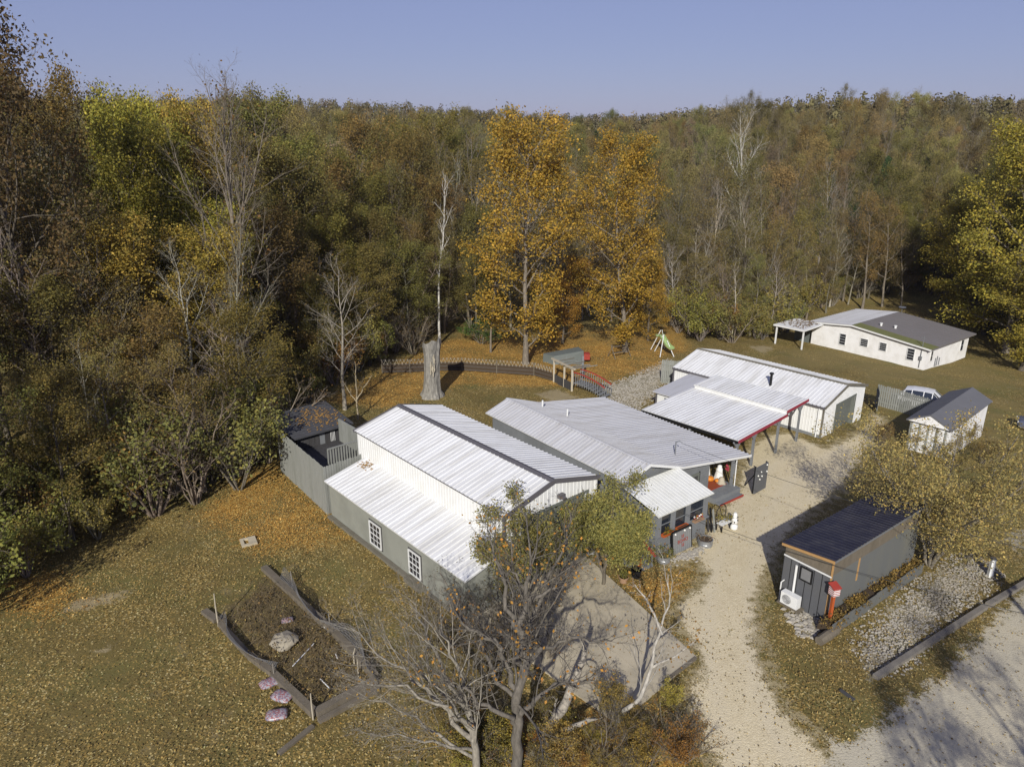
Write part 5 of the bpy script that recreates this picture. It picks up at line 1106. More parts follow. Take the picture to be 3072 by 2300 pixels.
def ghost(a, b_, hgt, w_, label, m_):
    p = on_deck(a, b_); p.z += .03; t = thing('cloth_figure', label, 'ornament', p); n = 16; vs = []; lv = [(0,w_),(.25,w_*.8),(.55,w_*.62),(.75,w_*.6),(.82,w_*.42),(.95,w_*.40),(1.0,w_*.12)]
    for z, r_ in lv:
        for k in range(n): a_ = 6.283*k/n; q = r_*(1+.14*math.sin(5*a_)*(1-z)); vs.append((q*math.cos(a_), q*math.sin(a_), z*hgt))
    MB().add(vs, [(i*n+k, i*n+(k+1)%n, (i+1)*n+(k+1)%n, (i+1)*n+k) for i in range(len(lv)-1) for k in range(n)]+[tuple((len(lv)-1)*n+k for k in range(n))]).build('drape', m_, t, True)
ghost(-2.0, 9.2, 1.25, .3, 'tall white draped figure at the porch wall behind the pumpkins', M['cloth']); ghost(-1.35, 9.6, 1.0, .32, 'short white draped figure beside the porch post', M['cloth']); ghost(-.95, 9.35, .4, .28, 'cream cloth bundle lying on the red porch mat', M['pale_wood'])
t = thing('flower_wreath', 'cluster of red artificial flowers hanging by the porch post', 'wreath', local(ML, MYAW, -.9, 9.7, .9)); rgw = random.Random(4)
for i in range(14): MB().blob((rgw.uniform(-.1,.1),rgw.uniform(-.1,.1),rgw.uniform(-.5,.45)), .07,.07,.07, rgw, 6, 4, .3).build('flower', M['red_trim'], t)
bd = thing('board_sign', 'dark grey upright board with white bulbs standing on the gravel drive', 'sign', G(14.66,39.87), math.atan2(.84,.95))
box('board', M['shed_grey'], bd, 0, 1.3, -.04, .04, .02, 1.75)
for x in (.03, 1.27): MB().bar((x,.09,0),(x,.09,1.78), .07).build('frame', M['black'], bd)
for x, z in ((.18,1.15),(.5,1.3),(.62,1.0),(1.1,1.6),(1.15,1.15),(.4,.85)): MB().lathe((x,-.07,z), [(.02,0),(.05,.03),(.02,.1)], 8).build('bulb', M['lamp'], bd)
MB().bar((.65,.1,1.5),(.65,1.0,0), .06).build('prop', M['black'], bd)
pb = thing('planter_bench', 'white slatted planter bench of flowers beside the awning corner', 'bench', L_(2.1,4.85), MYAW)
for i in range(4): box('slat', M['white_pl'], pb, .1+i*.1, .1+i*.1+.085, 0, .8, .4, .43)
for x, y in ((.1,.03),(.45,.03),(.1,.77),(.45,.77)): box('leg', M['black'], pb, x-.03, x+.03, y-.03, y+.03, 0, .4)
MB().tube([(.05,0,.4),(.05,0,1.1),(.05,.2,1.35),(.05,.4,1.42),(.05,.6,1.35),(.05,.8,1.1),(.05,.8,.4)], .025, 6).build('arch', M['black'], pb)
tw = Twig(93)
for k in range(10): tw.branch((.1+.03*k,.1+k*.07,.43), (.2,0,1), .55, .008, 1, [None, dict(seg=3, wig=.3, tip=.4, sides=3, n=0)])
V_, F_, rn = tw.leaves(300, .08, .1); me = np_mesh('bench_plant', V_, F_, [M['leaf']], None, rn); o_ = bpy.data.objects.new('foliage', me); COL.objects.link(o_); o_.parent = pb; o_.color = (.2,.17,.04,1)
wo = thing('spotted_ornament', 'white and black stacked garden ornament beside the planter bench', 'ornament', L_(2.7,5.75)); 
for i, (z, r_) in enumerate(((0,.2),(.36,.17),(.68,.12))): MB().lathe((0,0,z), [(r_*.6,0),(r_,.08),(r_,.24),(r_*.55,.34)], 14).build('tier', M['white_pl'] if i != 1 else M['cloth'], wo)
for a_ in range(7): MB().blob((.18*math.cos(a_*1.1),.18*math.sin(a_*1.1),.12+.1*a_), .04,.04,.05, rgw, 6, 4).build('spot', M['black'], wo)
for i in range(3):
    p = L_(1.9+.1*i, 4.3+i*.13); pl = thing('leaning_plank', ('dark plank leaning on the cottage corner post', 'dark narrow plank leaning beside the corner post', 'grey plank leaning nearest the planter bench')[i], 'plank', p, MYAW); MB().bar((.25,0,0),(0,0,1.5-.1*i), .12, .03).build('plank', (M['dark_wood'], M['black'], M['grey_wood'])[i], pl)
bx_ = thing('flower_tray', 'tray of white and red flowers on the awning window sill', 'flowers', local(ML, MYAW, 2.2, 2.75, .66), MYAW); box('tray', M['terra'], bx_, 0, .2, 0, .75, 0, .1)
for i in range(12): MB().blob((.1+rgw.uniform(-.07,.07), .06+i*.055, .18+rgw.uniform(0,.14)), .05,.05,.05, rgw, 6, 4).build('flower', (M['white_pl'], M['red'], M['gold_leaf'])[i % 3], bx_)
# ------------------------------------------------------------------ beside the container shed
rp = G(13.62, 26.42); hh = tall(rp, 1550+790/3.403)
t = thing('red_post', 'rust-red post topped by a red-and-white striped box beside the container shed', 'post', rp, .3); box('post', M['rust'], t, -.06, .06, -.06, .06, -.2, hh)
bo = box('box', M['white_pl'], t, -.16, .16, -.16, .16, hh, hh+.34)
for i in range(4): box('stripe', M['red'], bo, -.165, .165, -.165, .165, hh+.03+i*.085, hh+.065+i*.085)
MB().slab([(-.2,-.2,hh+.38),(.2,-.2,hh+.38),(.2,.2,hh+.5),(-.2,.2,hh+.5)], .03).build('lid', M['red'], t)
w0, w1 = G(13.5,25.85), G(20.4,31.4); t = thing('planter_wall', 'low sheet-metal retaining wall with leaf-filled top along the container shed', 'planter wall', w0); d = w1-w0; u = Vector((d.x,d.y,0)).normalized(); v = Vector((-u.y,u.x,0)); n = 9
for i in range(n):
    a, c = d*(i/n)+u*.01, d*((i+1)/n)-u*.01; hh_ = .62+.05*math.sin(i*2.1); MB().slab([a+Vector((0,0,-.3)), c+Vector((0,0,-.3)), c+Vector((0,0,hh_)), a+Vector((0,0,hh_))], .03).build('sheet', M['shed_side'], t)
MB().slab([v*.0+Vector((0,0,.48)), d+Vector((0,0,.48)), d+v*.62+Vector((0,0,.5)), v*.62+Vector((0,0,.5))], .5).build('fill', M['soil'], t)
tw = Twig(97)
for k in range(70): 
    c = d*rg5.random()+v*rg5.uniform(.05,.5)+Vector((0,0,.45)); tw.branch(tuple(c), (rg5.uniform(-.6,.6), rg5.uniform(-.9,.3), 1), rg5.uniform(.15,.4), .006, 1, [None, dict(seg=2, wig=.4, tip=.4, sides=3, n=0)])
V_, F_, rn = tw.leaves(3200, .10, .1); me = np_mesh('wall_plants', V_, F_, [M['leaf']], None, rn); o_ = bpy.data.objects.new('dead_plants', me); COL.objects.link(o_); o_.parent = t; o_.color = (.22,.15,.05,1); tag(o_, kind='stuff')
lg = tag(MB().tube([(0,0,.18),(.5,.35,.2),(1.05,.75,.18)], [.2,.22,.17], 9).build('log', M['old_wood']), 'short weathered log at the end of the low retaining wall', 'log'); lg.location = G(12.75,25.3)
def timber(name, label, a, b_, w_, h_, m_=None, dz=0.0):
    a, b_ = Vector(a), Vector(b_); o_ = MB().bar((0,0,h_*.35+dz), tuple(b_-a+Vector((0,0,h_*.35+dz))), w_, h_).build(name, m_ or M['old_wood']); o_.location = a; return tag(o_, label, 'timber')
M['grey_log'] = mat('silvered_timber', (.21,.19,.16), .95, var=.25, scale=3, dirt=(.12,.1,.08), dirtamt=.5, bumpd=.01, bscale=20)
timber('landscape_timber', 'long silvered timber edging the white stone strip', D(1890,1466), D(2128,1312), .24, .2, M['grey_log'])
timber('landscape_timber', 'shorter silvered timber continuing past the white post', D(2133,1309), D(2240,1246), .24, .2, M['grey_log'])
timber('landscape_timber', 'dark short board lying in the leaves by the road', D(1815,1490), D(1845,1512), .14, .06, M['dark_wood'])
timber('landscape_timber', 'fallen weathered pole at the corner of the concrete apron', D(1430,1478), D(1503,1422), .12, .1)
wp = D(2138,1243); t = thing('white_post', 'short white marker post standing in the white stone strip', 'post', wp); box('post', M['white_pl'], t, -.11, .11, -.09, .09, -.1, .95); box('cap', M['grey_paint'], t, -.13, .13, -.11, .11, .95, 1.0)
# ------------------------------------------------------------------ vegetable bed on the lawn
gp = lambda x, y: G(x, y)
for i, (a, b_, w_, h_, lb) in enumerate((((-11.95,30.5),(-10.1,28.5),.3,.22,'pale board edging the top corner of the garden bed'), ((-10.05,28.4),(-7.5,25.7),.22,.32,'long board on the workshop side of the garden bed'),
    ((-7.45,25.65),(-5.25,23.0),.24,.34,'sagging board at the bushy corner of the garden bed'), ((-5.2,22.75),(-7.05,21.1),.3,.34,'thick log along the bottom end of the garden bed'), ((-5.05,22.45),(-6.9,20.8),.2,.16,'second lower log along the bottom end of the garden bed'),
    ((-7.15,21.15),(-9.2,23.1),.28,.3,'board beside the printed sacks on the garden bed'), ((-9.25,23.2),(-10.5,24.2),.25,.26,'short board in the middle of the open side of the garden bed'), ((-10.55,24.25),(-12.5,26.3),.22,.2,'leaning board near the tall stake of the garden bed'), ((-12.7,26.5),(-13.5,27.15),.3,.18,'stub of timber beyond the tall stake of the garden bed'), ((-7.05,20.6),(-7.9,19.4),.18,.12,'loose timber lying below the garden bed'))):
    timber('bed_timber', lb, G(*a), G(*b_), w_, h_)
def netting(label, pts, hgt, seed):
    rg_ = random.Random(seed); o0 = G(*pts[0]); m = MB(); P = [G(*p)-o0 for p in pts]; ln = [0]
    for a, b_ in zip(P[:-1], P[1:]): ln.append(ln[-1]+(b_-a).length)
    def pt(s_, f):
        k = max(i for i in range(len(P)-1) if ln[i] <= s_+1e-6) if s_ < ln[-1] else len(P)-2; t_ = (s_-ln[k])/(ln[k+1]-ln[k]); p = P[k]*(1-t_)+P[k+1]*t_
        sag = hgt*(.72+.28*math.cos(s_*1.9+seed)); lean = .28*math.sin(s_*1.1+seed)*f
        return p+Vector((lean, lean*.8, .05+sag*f))
    n = int(ln[-1]/.09)
    for i in range(n):
        s0 = ln[-1]*i/n; m.bar(pt(s0,0), pt(s0,.5), .012); m.bar(pt(s0,.5), pt(s0,1), .012)
    nn = int(ln[-1]/.35)
    for r_ in range(9):
        for i in range(nn): m.bar(pt(ln[-1]*i/nn, r_/8), pt(ln[-1]*(i+1)/nn, r_/8), .014)
    o_ = m.build('netting', M['wirem']); o_.location = o0; return tag(o_, label, 'netting')
netting('sagging grey netting along the workshop side of the garden bed', [(-10.9,29.4),(-9.6,27.95),(-7.3,25.5),(-5.15,22.95)], .75, 1)
netting('slumped grey netting by the tall stake of the garden bed', [(-12.7,26.6),(-11.2,24.95),(-9.3,23.25)], .5, 2)
for i, (px, py, tx, ty, lb) in enumerate(((290,625,302,358,'tall pale stake at the outer corner of the garden bed'), (1075,1400,1078,1185,'pale stake at the bottom corner of the garden bed'), (905,300,893,175,'grey stake holding the netting at the top of the garden bed'), (1215,640,1205,525,'grey stake midway along the netting'), (1415,930,1455,810,'leaning thin stake near the bushy corner of the garden bed'), (1450,1030,1450,905,'short white stake inside the garden bed'), (755,1060,755,940,'squat stake by the printed sacks'))):
    p = at(550+px/2.76, 1650+py/2.76); hh = max(.4, tall(p, 1650+ty/2.76)); o_ = tag(MB().tube([(0,0,-.1),(.0,0,hh*.6),((tx-px)*.002,0,hh)], [.035,.03,.022], 6).build('stake', M['pale_wood'] if i in (0,1,4,5) else M['grey_log']), lb, 'stake'); o_.location = p
def sack(px, py, rz, label, k=1.0):
    p = at(550+px/2.76, 1650+py/2.76); m = MB(); n, q = 10, 14; vs = []; rg_ = random.Random(px)
    for i in range(n+1):
        for j in range(q):
            u_ = -1+2*i/n; a = 6.283*j/q; e_ = (1-abs(u_)**3)**.5 if abs(u_) < 1 else 0; w_ = .26*(.72+.28*e_); h_ = .095*e_+.012
            vs.append((.36*u_+rg_.uniform(-.012,.012), w_*math.cos(a)+rg_.uniform(-.01,.01), .12+h_*math.sin(a)+rg_.uniform(-.012,.012)))
    m.add(vs, [(i*q+j, i*q+(j+1)%q, (i+1)*q+(j+1)%q, (i+1)*q+j) for i in range(n) for j in range(q)]+[tuple(range(q))[::-1], tuple(n*q+j for j in range(q))])
    o_ = m.build('soil_sack', M['sack'], None, True); o_.location = p; o_.rotation_euler = (0,0,rz); o_.scale = (k,k,k); return tag(o_, label, 'sack')
def sack_mat():
    m, t, b_ = nodes('printed_plastic'); v = pos(t, (9,14,9)); n1 = noise(t, 1.0, 3, v)
    c = ramp(t, n1, [(.38,(.24,.24,.26)),(.46,(.34,.33,.34)),(.49,(.24,.06,.05)),(.54,(.27,.10,.09)),(.57,(.08,.09,.14)),(.66,(.28,.27,.29))]); t.links.new(c, b_.inputs['Base Color']); b_.inputs['Roughness'].default_value = .35
    return m
M['sack'] = sack_mat()
sack(715,1115,.6,'printed red and white plastic sack leaning on the garden board'); sack(820,1228,-.4,'printed plastic sack in the middle of the row on the grass',1.1); sack(775,1382,.2,'printed plastic sack at the end of the row on the grass',1.05); sack(862,590,.3,'printed plastic sack inside the garden bed',.7)
o_ = tag(MB().blob((0,0,.22), .55,.5,.3, random.Random(2), 12, 7, .16).build('boulder', M['rockm'], None), 'rounded tan boulder inside the garden bed', 'boulder'); o_.location = at(550+840/2.76,1650+790/2.76)
for i, (x0,y0,x1,y1,lb) in enumerate(((905,958,1080,772,'white stick lying across the garden bed'),(1158,620,1172,640,'short white pipe near the netting'),(1262,858,1275,892,'little white tag in the garden bed'),(1132,1060,1210,1140,'thin white cane at the bottom of the garden bed'))):
    a, b_ = at(550+x0/2.76,1650+y0/2.76,.05), at(550+x1/2.76,1650+y1/2.76,.08); o_ = tag(MB().tube([(0,0,0), tuple(b_-a)], .022, 6).build('stick', M['trim_w']), lb, 'stick'); o_.location = a
tw = Twig(95)
gpoly = [(-11.5,29),(-7.6,25.2),(-5.6,22.9),(-7.1,21.5),(-10,24.3),(-12.3,26.4)]
for p in in_poly(gpoly, 330, rg5): tw.branch(tuple(p), (rg5.uniform(-.7,.7), rg5.uniform(-.7,.7), .9), rg5.uniform(.2,.8), .008, 1, [None, dict(seg=3, wig=.35, tip=.4, sides=3, n=3, ang=.8, start=.3, len=.5, rr=.6), dict(seg=2, wig=.3, tip=.4, sides=3, n=0)])
gd = thing('bed_stalks', 'tangle of dead vegetable stalks filling the garden bed', 'dead plants', (0,0,0)); wood_and_leaves(gd, tw.meshes('bed_stalks', 1500, .09, .12), (.25,.19,.11), (.14,.1,.05), ('stalks', 'stalk_twigs', 'dead_leaves'))
for o_ in gd.children: tag(o_, kind='stuff')
lp = D(537,1171); t = thing('concrete_lid', 'square concrete box with open dark hatch sunk in the leafy lawn', 'concrete box', lp, .5)
for x0,x1,y0,y1 in ((-.38,.38,-.38,-.24),(-.38,.38,.24,.38),(-.38,-.22,-.24,.24),(.0,.38,-.24,.24)): box('rim', M['conc'], t, x0,x1,y0,y1,-.1,.1)
box('hatch', M['black'], t, -.22, .0, -.24, .24, -.1, -.03)  # black plate stands for the darkness inside the opening
# ------------------------------------------------------------------ cars
def car(name, label, p, rz, paint, suv):
    t = thing(name, label, 'car', p, rz); L2 = 2.25; rf = 1.62 if suv else 1.42; be = .98 if suv else .88
    st_ = [(-L2,.62,.45,.70,.70,.60,.80),(-L2+.12,.82,.30,.88,.85,.78,be),(-L2+.5,.88,.22,.92,be-.02,.62,rf-.12 if suv else be+.02),(-1.2,.90,.2,.93,be,.64,rf-.03 if suv else rf-.1),(-.3,.90,.2,.93,be,.66,rf),(.35,.90,.2,.93,be-.01,.64,rf-.04),(1.05,.90,.2,.92,be-.03,.80,be+.03),(1.7,.88,.22,.9,be-.1,.74,be-.04),(2.1,.82,.28,.85,.72,.66,.78),(2.27,.66,.42,.7,.62,.5,.66)]
    vs = []
    for x, wl_, zl, wb, zb, wr, zr in st_: vs += [(x,-wl_,zl),(x,-wb,(zl+zb)/2),(x,-wb*.985,zb),(x,-wr,zr),(x,0,zr+.03),(x,wr,zr),(x,wb*.985,zb),(x,wb,(zl+zb)/2),(x,wl_,zl)]
    k = 9; fs = [(i*k+j, (i+1)*k+j, (i+1)*k+(j+1)%k, i*k+(j+1)%k) for i in range(len(st_)-1) for j in range(k)]; fs += [tuple(range(k)), tuple((len(st_)-1)*k+j for j in range(k))[::-1]]
    MB().add(vs, fs).build('body', paint, t)
    def glass(nm, ids, sh=.86):
        q = [Vector(vs[i]) for i in ids]; c = sum(q, Vector())/4; nn = (q[1]-q[0]).cross(q[2]-q[0]).normalized(); nn = nn if nn.dot(c-Vector((0,0,.7))) > 0 else -nn
        q = [c+(x-c)*sh+nn*.012 for x in q]
        if (q[1]-q[0]).cross(q[2]-q[0]).dot(nn) < 0: q = q[::-1]
        MB().slab(q, .01).build(nm, M['glass'], t)
    for i in (2, 3, 4, 5): glass('side_window', (i*k+2, (i+1)*k+2, (i+1)*k+3, i*k+3), .92); glass('side_window', (i*k+5, (i+1)*k+5, (i+1)*k+6, i*k+6), .92)
    glass('windshield', (5*k+3, 6*k+3, 6*k+5, 5*k+5), .88); glass('rear_window', (1*k+3, 2*k+3, 2*k+5, 1*k+5) if suv else (2*k+3, 3*k+3, 3*k+5, 2*k+5), .85)
    if suv: glass('sunroof', (4*k+3, 5*k+3, 5*k+5, 4*k+5), .6)
    for x in (-1.35, 1.38):
        for y in (-.86, .86):
            w = MB(); n = 20; pr = [(.34,-.1),(.34,.1)]; s_ = 1 if y > 0 else -1
            vv = [(x+r_*math.cos(6.283*j/n), y+o_*s_, .34+r_*math.sin(6.283*j/n)) for r_, o_ in ((.32,-.11),(.345,-.08),(.345,.08),(.31,.105),(.2,.095)) for j in range(n)]
            wh = w.add(vv, [(i*n+j, i*n+(j+1)%n, (i+1)*n+(j+1)%n, (i+1)*n+j) for i in range(4) for j in range(n)]+[tuple(range(n)), tuple(4*n+j for j in range(n))]).build('wheel', M['rubber'], t)
            vv = [(x+r_*math.cos(6.283*j/n), y+o_*s_, .34+r_*math.sin(6.283*j/n)) for r_, o_ in ((.21,.09),(.21,.112),(.06,.10)) for j in range(n)]
            MB().add(vv, [(i*n+j, i*n+(j+1)%n, (i+1)*n+(j+1)%n, (i+1)*n+j) for i in range(2) for j in range(n)]+[tuple(2*n+j for j in range(n))]).build('rim', M['steel'], wh)
    for y in (-.58, .58): box('headlight', M['lamp'], t, 2.17, 2.26, y-.14, y+.14, .6, .7); box('tail_light', M['red'], t, -2.23, -2.12, y-.12, y+.12, .72, .84)
car('parked_car', 'white car with dark sunroof parked behind the grey board fence', G(35.6,58.9), -.62, M['car_w'], True)
car('parked_car', 'blue-grey car parked on the grass past the small outbuilding', G(42.75,53.9), 2.62, M['car_b'], False)
# ------------------------------------------------------------------ utility pole by the road and its lines
tipg = at(2985, 1735); up_ = Vector((tipg.x-16.2*math.sin(R(9.5)), tipg.y-16.2*math.cos(R(9.5)), 0)); up_ = G(up_.x, up_.y)
t = thing('utility_pole', 'wooden utility pole with transformer beside the road', 'utility pole', up_); MB().tube([(0,0,-.5),(0,0,10)], [.17,.11], 10).build('pole', M['old_wood'], t); MB().bar((-1,0,9.4),(1,0,9.4), .1, .12).build('crossarm', M['old_wood'], t); MB().lathe((.32,0,7.9), [(.24,0),(.26,.05),(.26,.85),(.2,.95)], 14).build('transformer', M['steel'], t)
for x in (-.9, -.3, .9): MB().lathe((x,0,9.46), [(.04,0),(.07,.06),(.03,.16)], 8).build('insulator', M['white_pl'], t)
def wire(label, a, b_, sag):
    a, b_ = Vector(a), Vector(b_); pts = [a*(1-i/14)+b_*(i/14)-Vector((0,0,sag*4*(i/14)*(1-i/14)))-a for i in range(15)]; o_ = MB().tube(pts, .011, 5).build('power_line', M['cable']); o_.location = a; tag(o_, label, 'cable')
mt = local(ML, MYAW, -1.35, 5.8, 3.1); wire('service cable from the cottage roof mast to the roadside pole', mt, up_+Vector((0,0,8.6)), .6)
wire('thin cable from the cottage awning to the roadside pole', local(ML, MYAW, 2.3, 1.2, 1.95), up_+Vector((0,0,7.2)), .8)
wire('cable from the white barn to the roadside pole', local(WLc, WYAW, -.2, .1, .5), up_+Vector((0,0,8.9)), .7)
# ------------------------------------------------------------------ trees and brush close to the camera
def grown(name, label, limbs, P, loc, leafn, size, spread, leafc, bark, seed, droop=0.0, cat='tree', zmin=0.0, wob=.035, scale=1.0):
    """a tree whose main limbs are given as lists of (x, y, z, radius) points from its foot; smaller branches grow on them"""
    t = Twig(seed)
    for lb in limbs:
        a = np.array([q[:3] for q in lb], float); r_ = [q[3] for q in lb]
        # smooth the limb
        k = len(a); u = np.linspace(0, k-1, (k-1)*3+1); pts = np.stack([np.interp(u, np.arange(k), a[:, i]) for i in range(3)], 1); rad = np.interp(u, np.arange(k), r_)
        pts[1:-1] = (pts[:-2]+2*pts[1:-1]+pts[2:])/4; pts[1:-1] += t.nr.normal(0, wob, pts[1:-1].shape)
        t.tube(pts, list(rad), 8, False); L = float(np.linalg.norm(np.diff(pts, axis=0), axis=1).sum()); t.kids(pts, L, r_[len(r_)//2], 1, P)
    o = thing(name, label, cat, loc); o.scale = (scale,)*3; wood_and_leaves(o, t.meshes(name, leafn, size, spread, droop, zmin), bark, leafc); return o
def PB(n1, n2, n3, l1=.42, l2=.5, ang=.85, up=.08, up2=.04, st=.25):
    return [None, dict(n=n1, ang=ang, start=st, len=l1, rr=.5), dict(seg=4, wig=.2, up=up, tip=.35, sides=4, n=n2, ang=.8, start=.2, len=l2, rr=.55), dict(seg=3, wig=.22, up=up2, tip=.4, sides=3, n=n3, ang=.75, start=.2, len=.55, rr=.6), dict(seg=2, wig=.25, up=0, tip=.5, sides=3, n=0)]
# olive fine-leafed trees before the workshop
p = D(1302, 1262)
grown('olive_tree', 'bushy olive-green fine-leafed tree before the workshop and cottage corner', [[(0,0,-.2,.1),(.1,.1,1.2,.08),(.3,.3,2.8,.06),(.4,.6,4.6,.03)], [(0,0,.6,.07),(-.5,.3,2.0,.05),(-1.1,.5,3.6,.03)], [(0,0,.8,.06),(.7,-.1,2.2,.045),(1.3,.1,3.4,.025)], [(.1,.1,1.2,.05),(.2,-.6,2.5,.035),(.3,-.9,3.4,.02)]],
      PB(9, 7, 4, .5, .5, 1.0, .02, -.05), p, 24000, .105, .2, (.24,.225,.078), (.12,.1,.07), 301, .25)
p = D(1140, 1318)
grown('olive_tree', 'lower olive-green leafy tree growing against the lean-to front', [[(0,0,-.2,.09),(-.1,.3,1.4,.07),(-.5,.7,2.9,.05),(-.8,1.0,4.3,.025)], [(0,0,.8,.06),(.5,.4,2.2,.045),(.7,.7,3.4,.025)], [(0,0,1.0,.05),(-.8,-.1,2.2,.035),(-1.5,.1,3.1,.02)]],
      PB(9, 7, 4, .5, .5, 1.0, .02, -.05), p, 17000, .105, .2, (.215,.195,.07), (.16,.14,.11), 302, .25)
# gnarled bare tree whose foot is just below the picture
foot = G(.15, 18.3)
grown('gnarled_tree', 'gnarled grey bare tree with a few orange leaves before the concrete apron', [
  [(0,0,-.3,.21),(.05,.1,2.0,.18),(.0,.15,3.6,.16),(.25,.3,5.0,.13),(.15,.6,6.2,.10),(.45,.9,7.4,.07),(.4,1.2,8.8,.03)],
  [(.05,.1,3.8,.11),(-.4,.5,4.6,.09),(-.7,.6,5.5,.075),(-1.5,1.0,5.6,.055),(-2.1,1.2,6.3,.03)], [(.15,.5,5.8,.10),(-.35,1.0,6.3,.08),(-.4,1.5,7.4,.055),(-.9,1.8,8.2,.03),(-1.0,2.2,9.0,.012)],
  [(.1,.2,4.4,.10),(.7,.4,5.3,.085),(1.3,.8,5.2,.07),(1.9,.6,5.7,.05),(2.7,.6,5.2,.035),(3.3,.8,5.4,.015)], [(.2,.5,5.4,.09),(.8,1.2,6.4,.07),(1.1,1.5,7.6,.05),(1.7,2.1,8.2,.035),(1.8,2.5,9.3,.012)],
  [(.1,.0,2.9,.10),(.6,-.3,3.8,.08),(1.3,-.2,4.4,.06),(1.9,.1,4.1,.045),(2.6,.2,4.4,.02)], [(.05,0,2.4,.10),(-.5,-.2,3.3,.08),(-1.3,.0,3.5,.06),(-1.9,-.1,4.3,.045),(-2.8,.2,4.5,.02)], [(.4,.8,6.9,.07),(1.1,.7,7.3,.05),(1.6,.9,8.0,.035),(2.4,.8,8.3,.015)],
  [(.1,.2,4.9,.08),(-.2,-.5,5.6,.06),(.3,-1.0,6.3,.04),(.1,-1.4,7.0,.015)], [(.0,.2,3.4,.08),(-.9,.8,4.0,.06),(-1.2,1.6,4.9,.045),(-2.0,2.2,5.3,.02)], [(.3,.9,7.2,.06),(-.3,.8,8.0,.04),(-.2,1.2,9.0,.015)]],
  PB(13, 8, 4, .42, .5, 1.0, .06), foot, 700, .12, .16, (.42,.22,.05), (.125,.11,.09), 303, wob=.07, scale=.93)  # bark colour darkened to carry the shade of surrounding branches
foot = G(-1.1, 18.0)
grown('spreading_tree', 'leafless tree with fine pale twigs sweeping over the lower lawn', [
  [(0,0,-.3,.14),(-.05,.1,1.5,.12),(-.3,.3,2.8,.09),(-.6,.8,4.2,.05),(-1.2,1.2,5.2,.02)], [(-.1,.1,1.9,.09),(-1.0,.5,2.7,.07),(-1.9,.8,3.6,.05),(-3.2,1.5,4.1,.025),(-4.2,2.1,4.6,.01)],
  [(-.1,.1,2.4,.07),(-.9,-.1,3.2,.05),(-2.1,.1,3.9,.035),(-3.6,.3,4.0,.012)], [(-.2,.2,2.8,.07),(-1.0,1.1,3.7,.05),(-1.8,2.1,4.7,.03),(-2.4,3.0,5.1,.01)], [(-.1,.1,1.5,.06),(-.8,-.5,2.2,.045),(-2.0,-.6,2.6,.025),(-3.2,-.5,2.8,.01)],
  [(-.1,.1,1.2,.06),(-1.2,.3,1.9,.045),(-2.6,.8,2.5,.025),(-3.9,1.2,2.8,.01)], [(-.2,.2,2.2,.06),(-1.3,1.4,2.8,.04),(-2.6,2.2,3.4,.025),(-3.4,3.0,3.6,.01)]],
  PB(16, 8, 4, .5, .55, .6, .03), foot, 320, .1, .15, (.3,.19,.05), (.245,.22,.175), 304, wob=.06)
p = at(1905, 2150)
grown('leaning_tree', 'pale leaning bare limb tree at the corner of the concrete apron', [
  [(-.9,-.3,-.2,.09),(-.4,-.2,.5,.085),(.15,.0,.8,.075),(.5,.3,1.9,.06),(.75,.7,3.0,.045),(1.15,.9,4.1,.03),(1.1,1.3,5.1,.012)], [(.9,.6,3.1,.05),(.5,1.2,3.9,.035),(.0,1.6,4.5,.015)], [(.5,.3,1.9,.05),(1.3,.1,2.6,.03),(2.0,.3,3.1,.012)]],
  PB(8, 5, 3, .38, .5, .8, .08), p, 200, .11, .15, (.28,.15,.035), (.36,.335,.29), 305)
p = at(1660, 2230)
grown('fallen_trunk', 'thick weathered forked trunk leaning among orange brush at the lower edge', [
  [(-.9,-.4,-.2,.2),(-.3,-.1,.5,.19),(.3,.3,1.1,.17),(.8,.8,2.1,.13),(1.1,1.2,2.9,.1)], [(-.3,-.2,.4,.14),(.6,-.3,1.0,.1),(1.4,-.1,1.2,.06)]],
  PB(3, 3, 2, .3, .5, .8, .08), p, 20, .1, .1, (.28,.15,.035), (.29,.26,.21), 306)
# leafy multi-stem tree behind the container shed
p = D(2010, 1222)
lm = []
for i in range(9):
    a = 6.283*i/9+.3; k = 2.6+.5*math.sin(i*2.3); h_ = 5.9+.8*math.cos(i*1.7); lm.append([(0,0,-.2,.09),(.25*k*math.cos(a),.25*k*math.sin(a),1.5,.075),(.7*k*math.cos(a),.7*k*math.sin(a),3.4,.05),(1.5*k*math.cos(a),1.5*k*math.sin(a),h_,.02)])
grown('shrubby_tree', 'wide multi-stemmed shrub tree with thinning tan leaves behind the container shed', lm, PB(11, 7, 4, .45, .5, .95, .05), p, 27000, .11, .28, (.33,.265,.105), (.20,.175,.135), 307)
p = D(772, 905); grown('yard_sapling', 'small bare yellowish sapling behind the workshop roof', [[(0,0,-.2,.06),(.05,0,1.6,.05),(.1,.1,3.2,.03),(.1,.1,4.4,.012)], [(.05,0,1.5,.04),(.6,.1,2.4,.03),(1.2,.2,3.3,.012)], [(.05,0,1.3,.035),(-.5,.1,2.2,.025),(-.9,.1,3.0,.012)]], PB(6, 4, 2, .35, .5, .7, .1), p, 160, .1, .2, (.3,.2,.05), (.36,.30,.20), 308)
# trees on the roadside behind the camera, known from their shade on the road
for i, (x, y, h_) in enumerate(((12.5,3.0,11), (16.0,4.5,12), (19.5,2.0,13), (9.5,.5,11))):
    plant('thin' if i % 2 else 'bare', i, G(x, y), h_, 20, 'roadside_tree', 'leafless roadside tree throwing branch shade over the road', 'tree', 'bare trees along the road', (.13,.09,.04), BARK['grey'], i*1.7, 1.25)
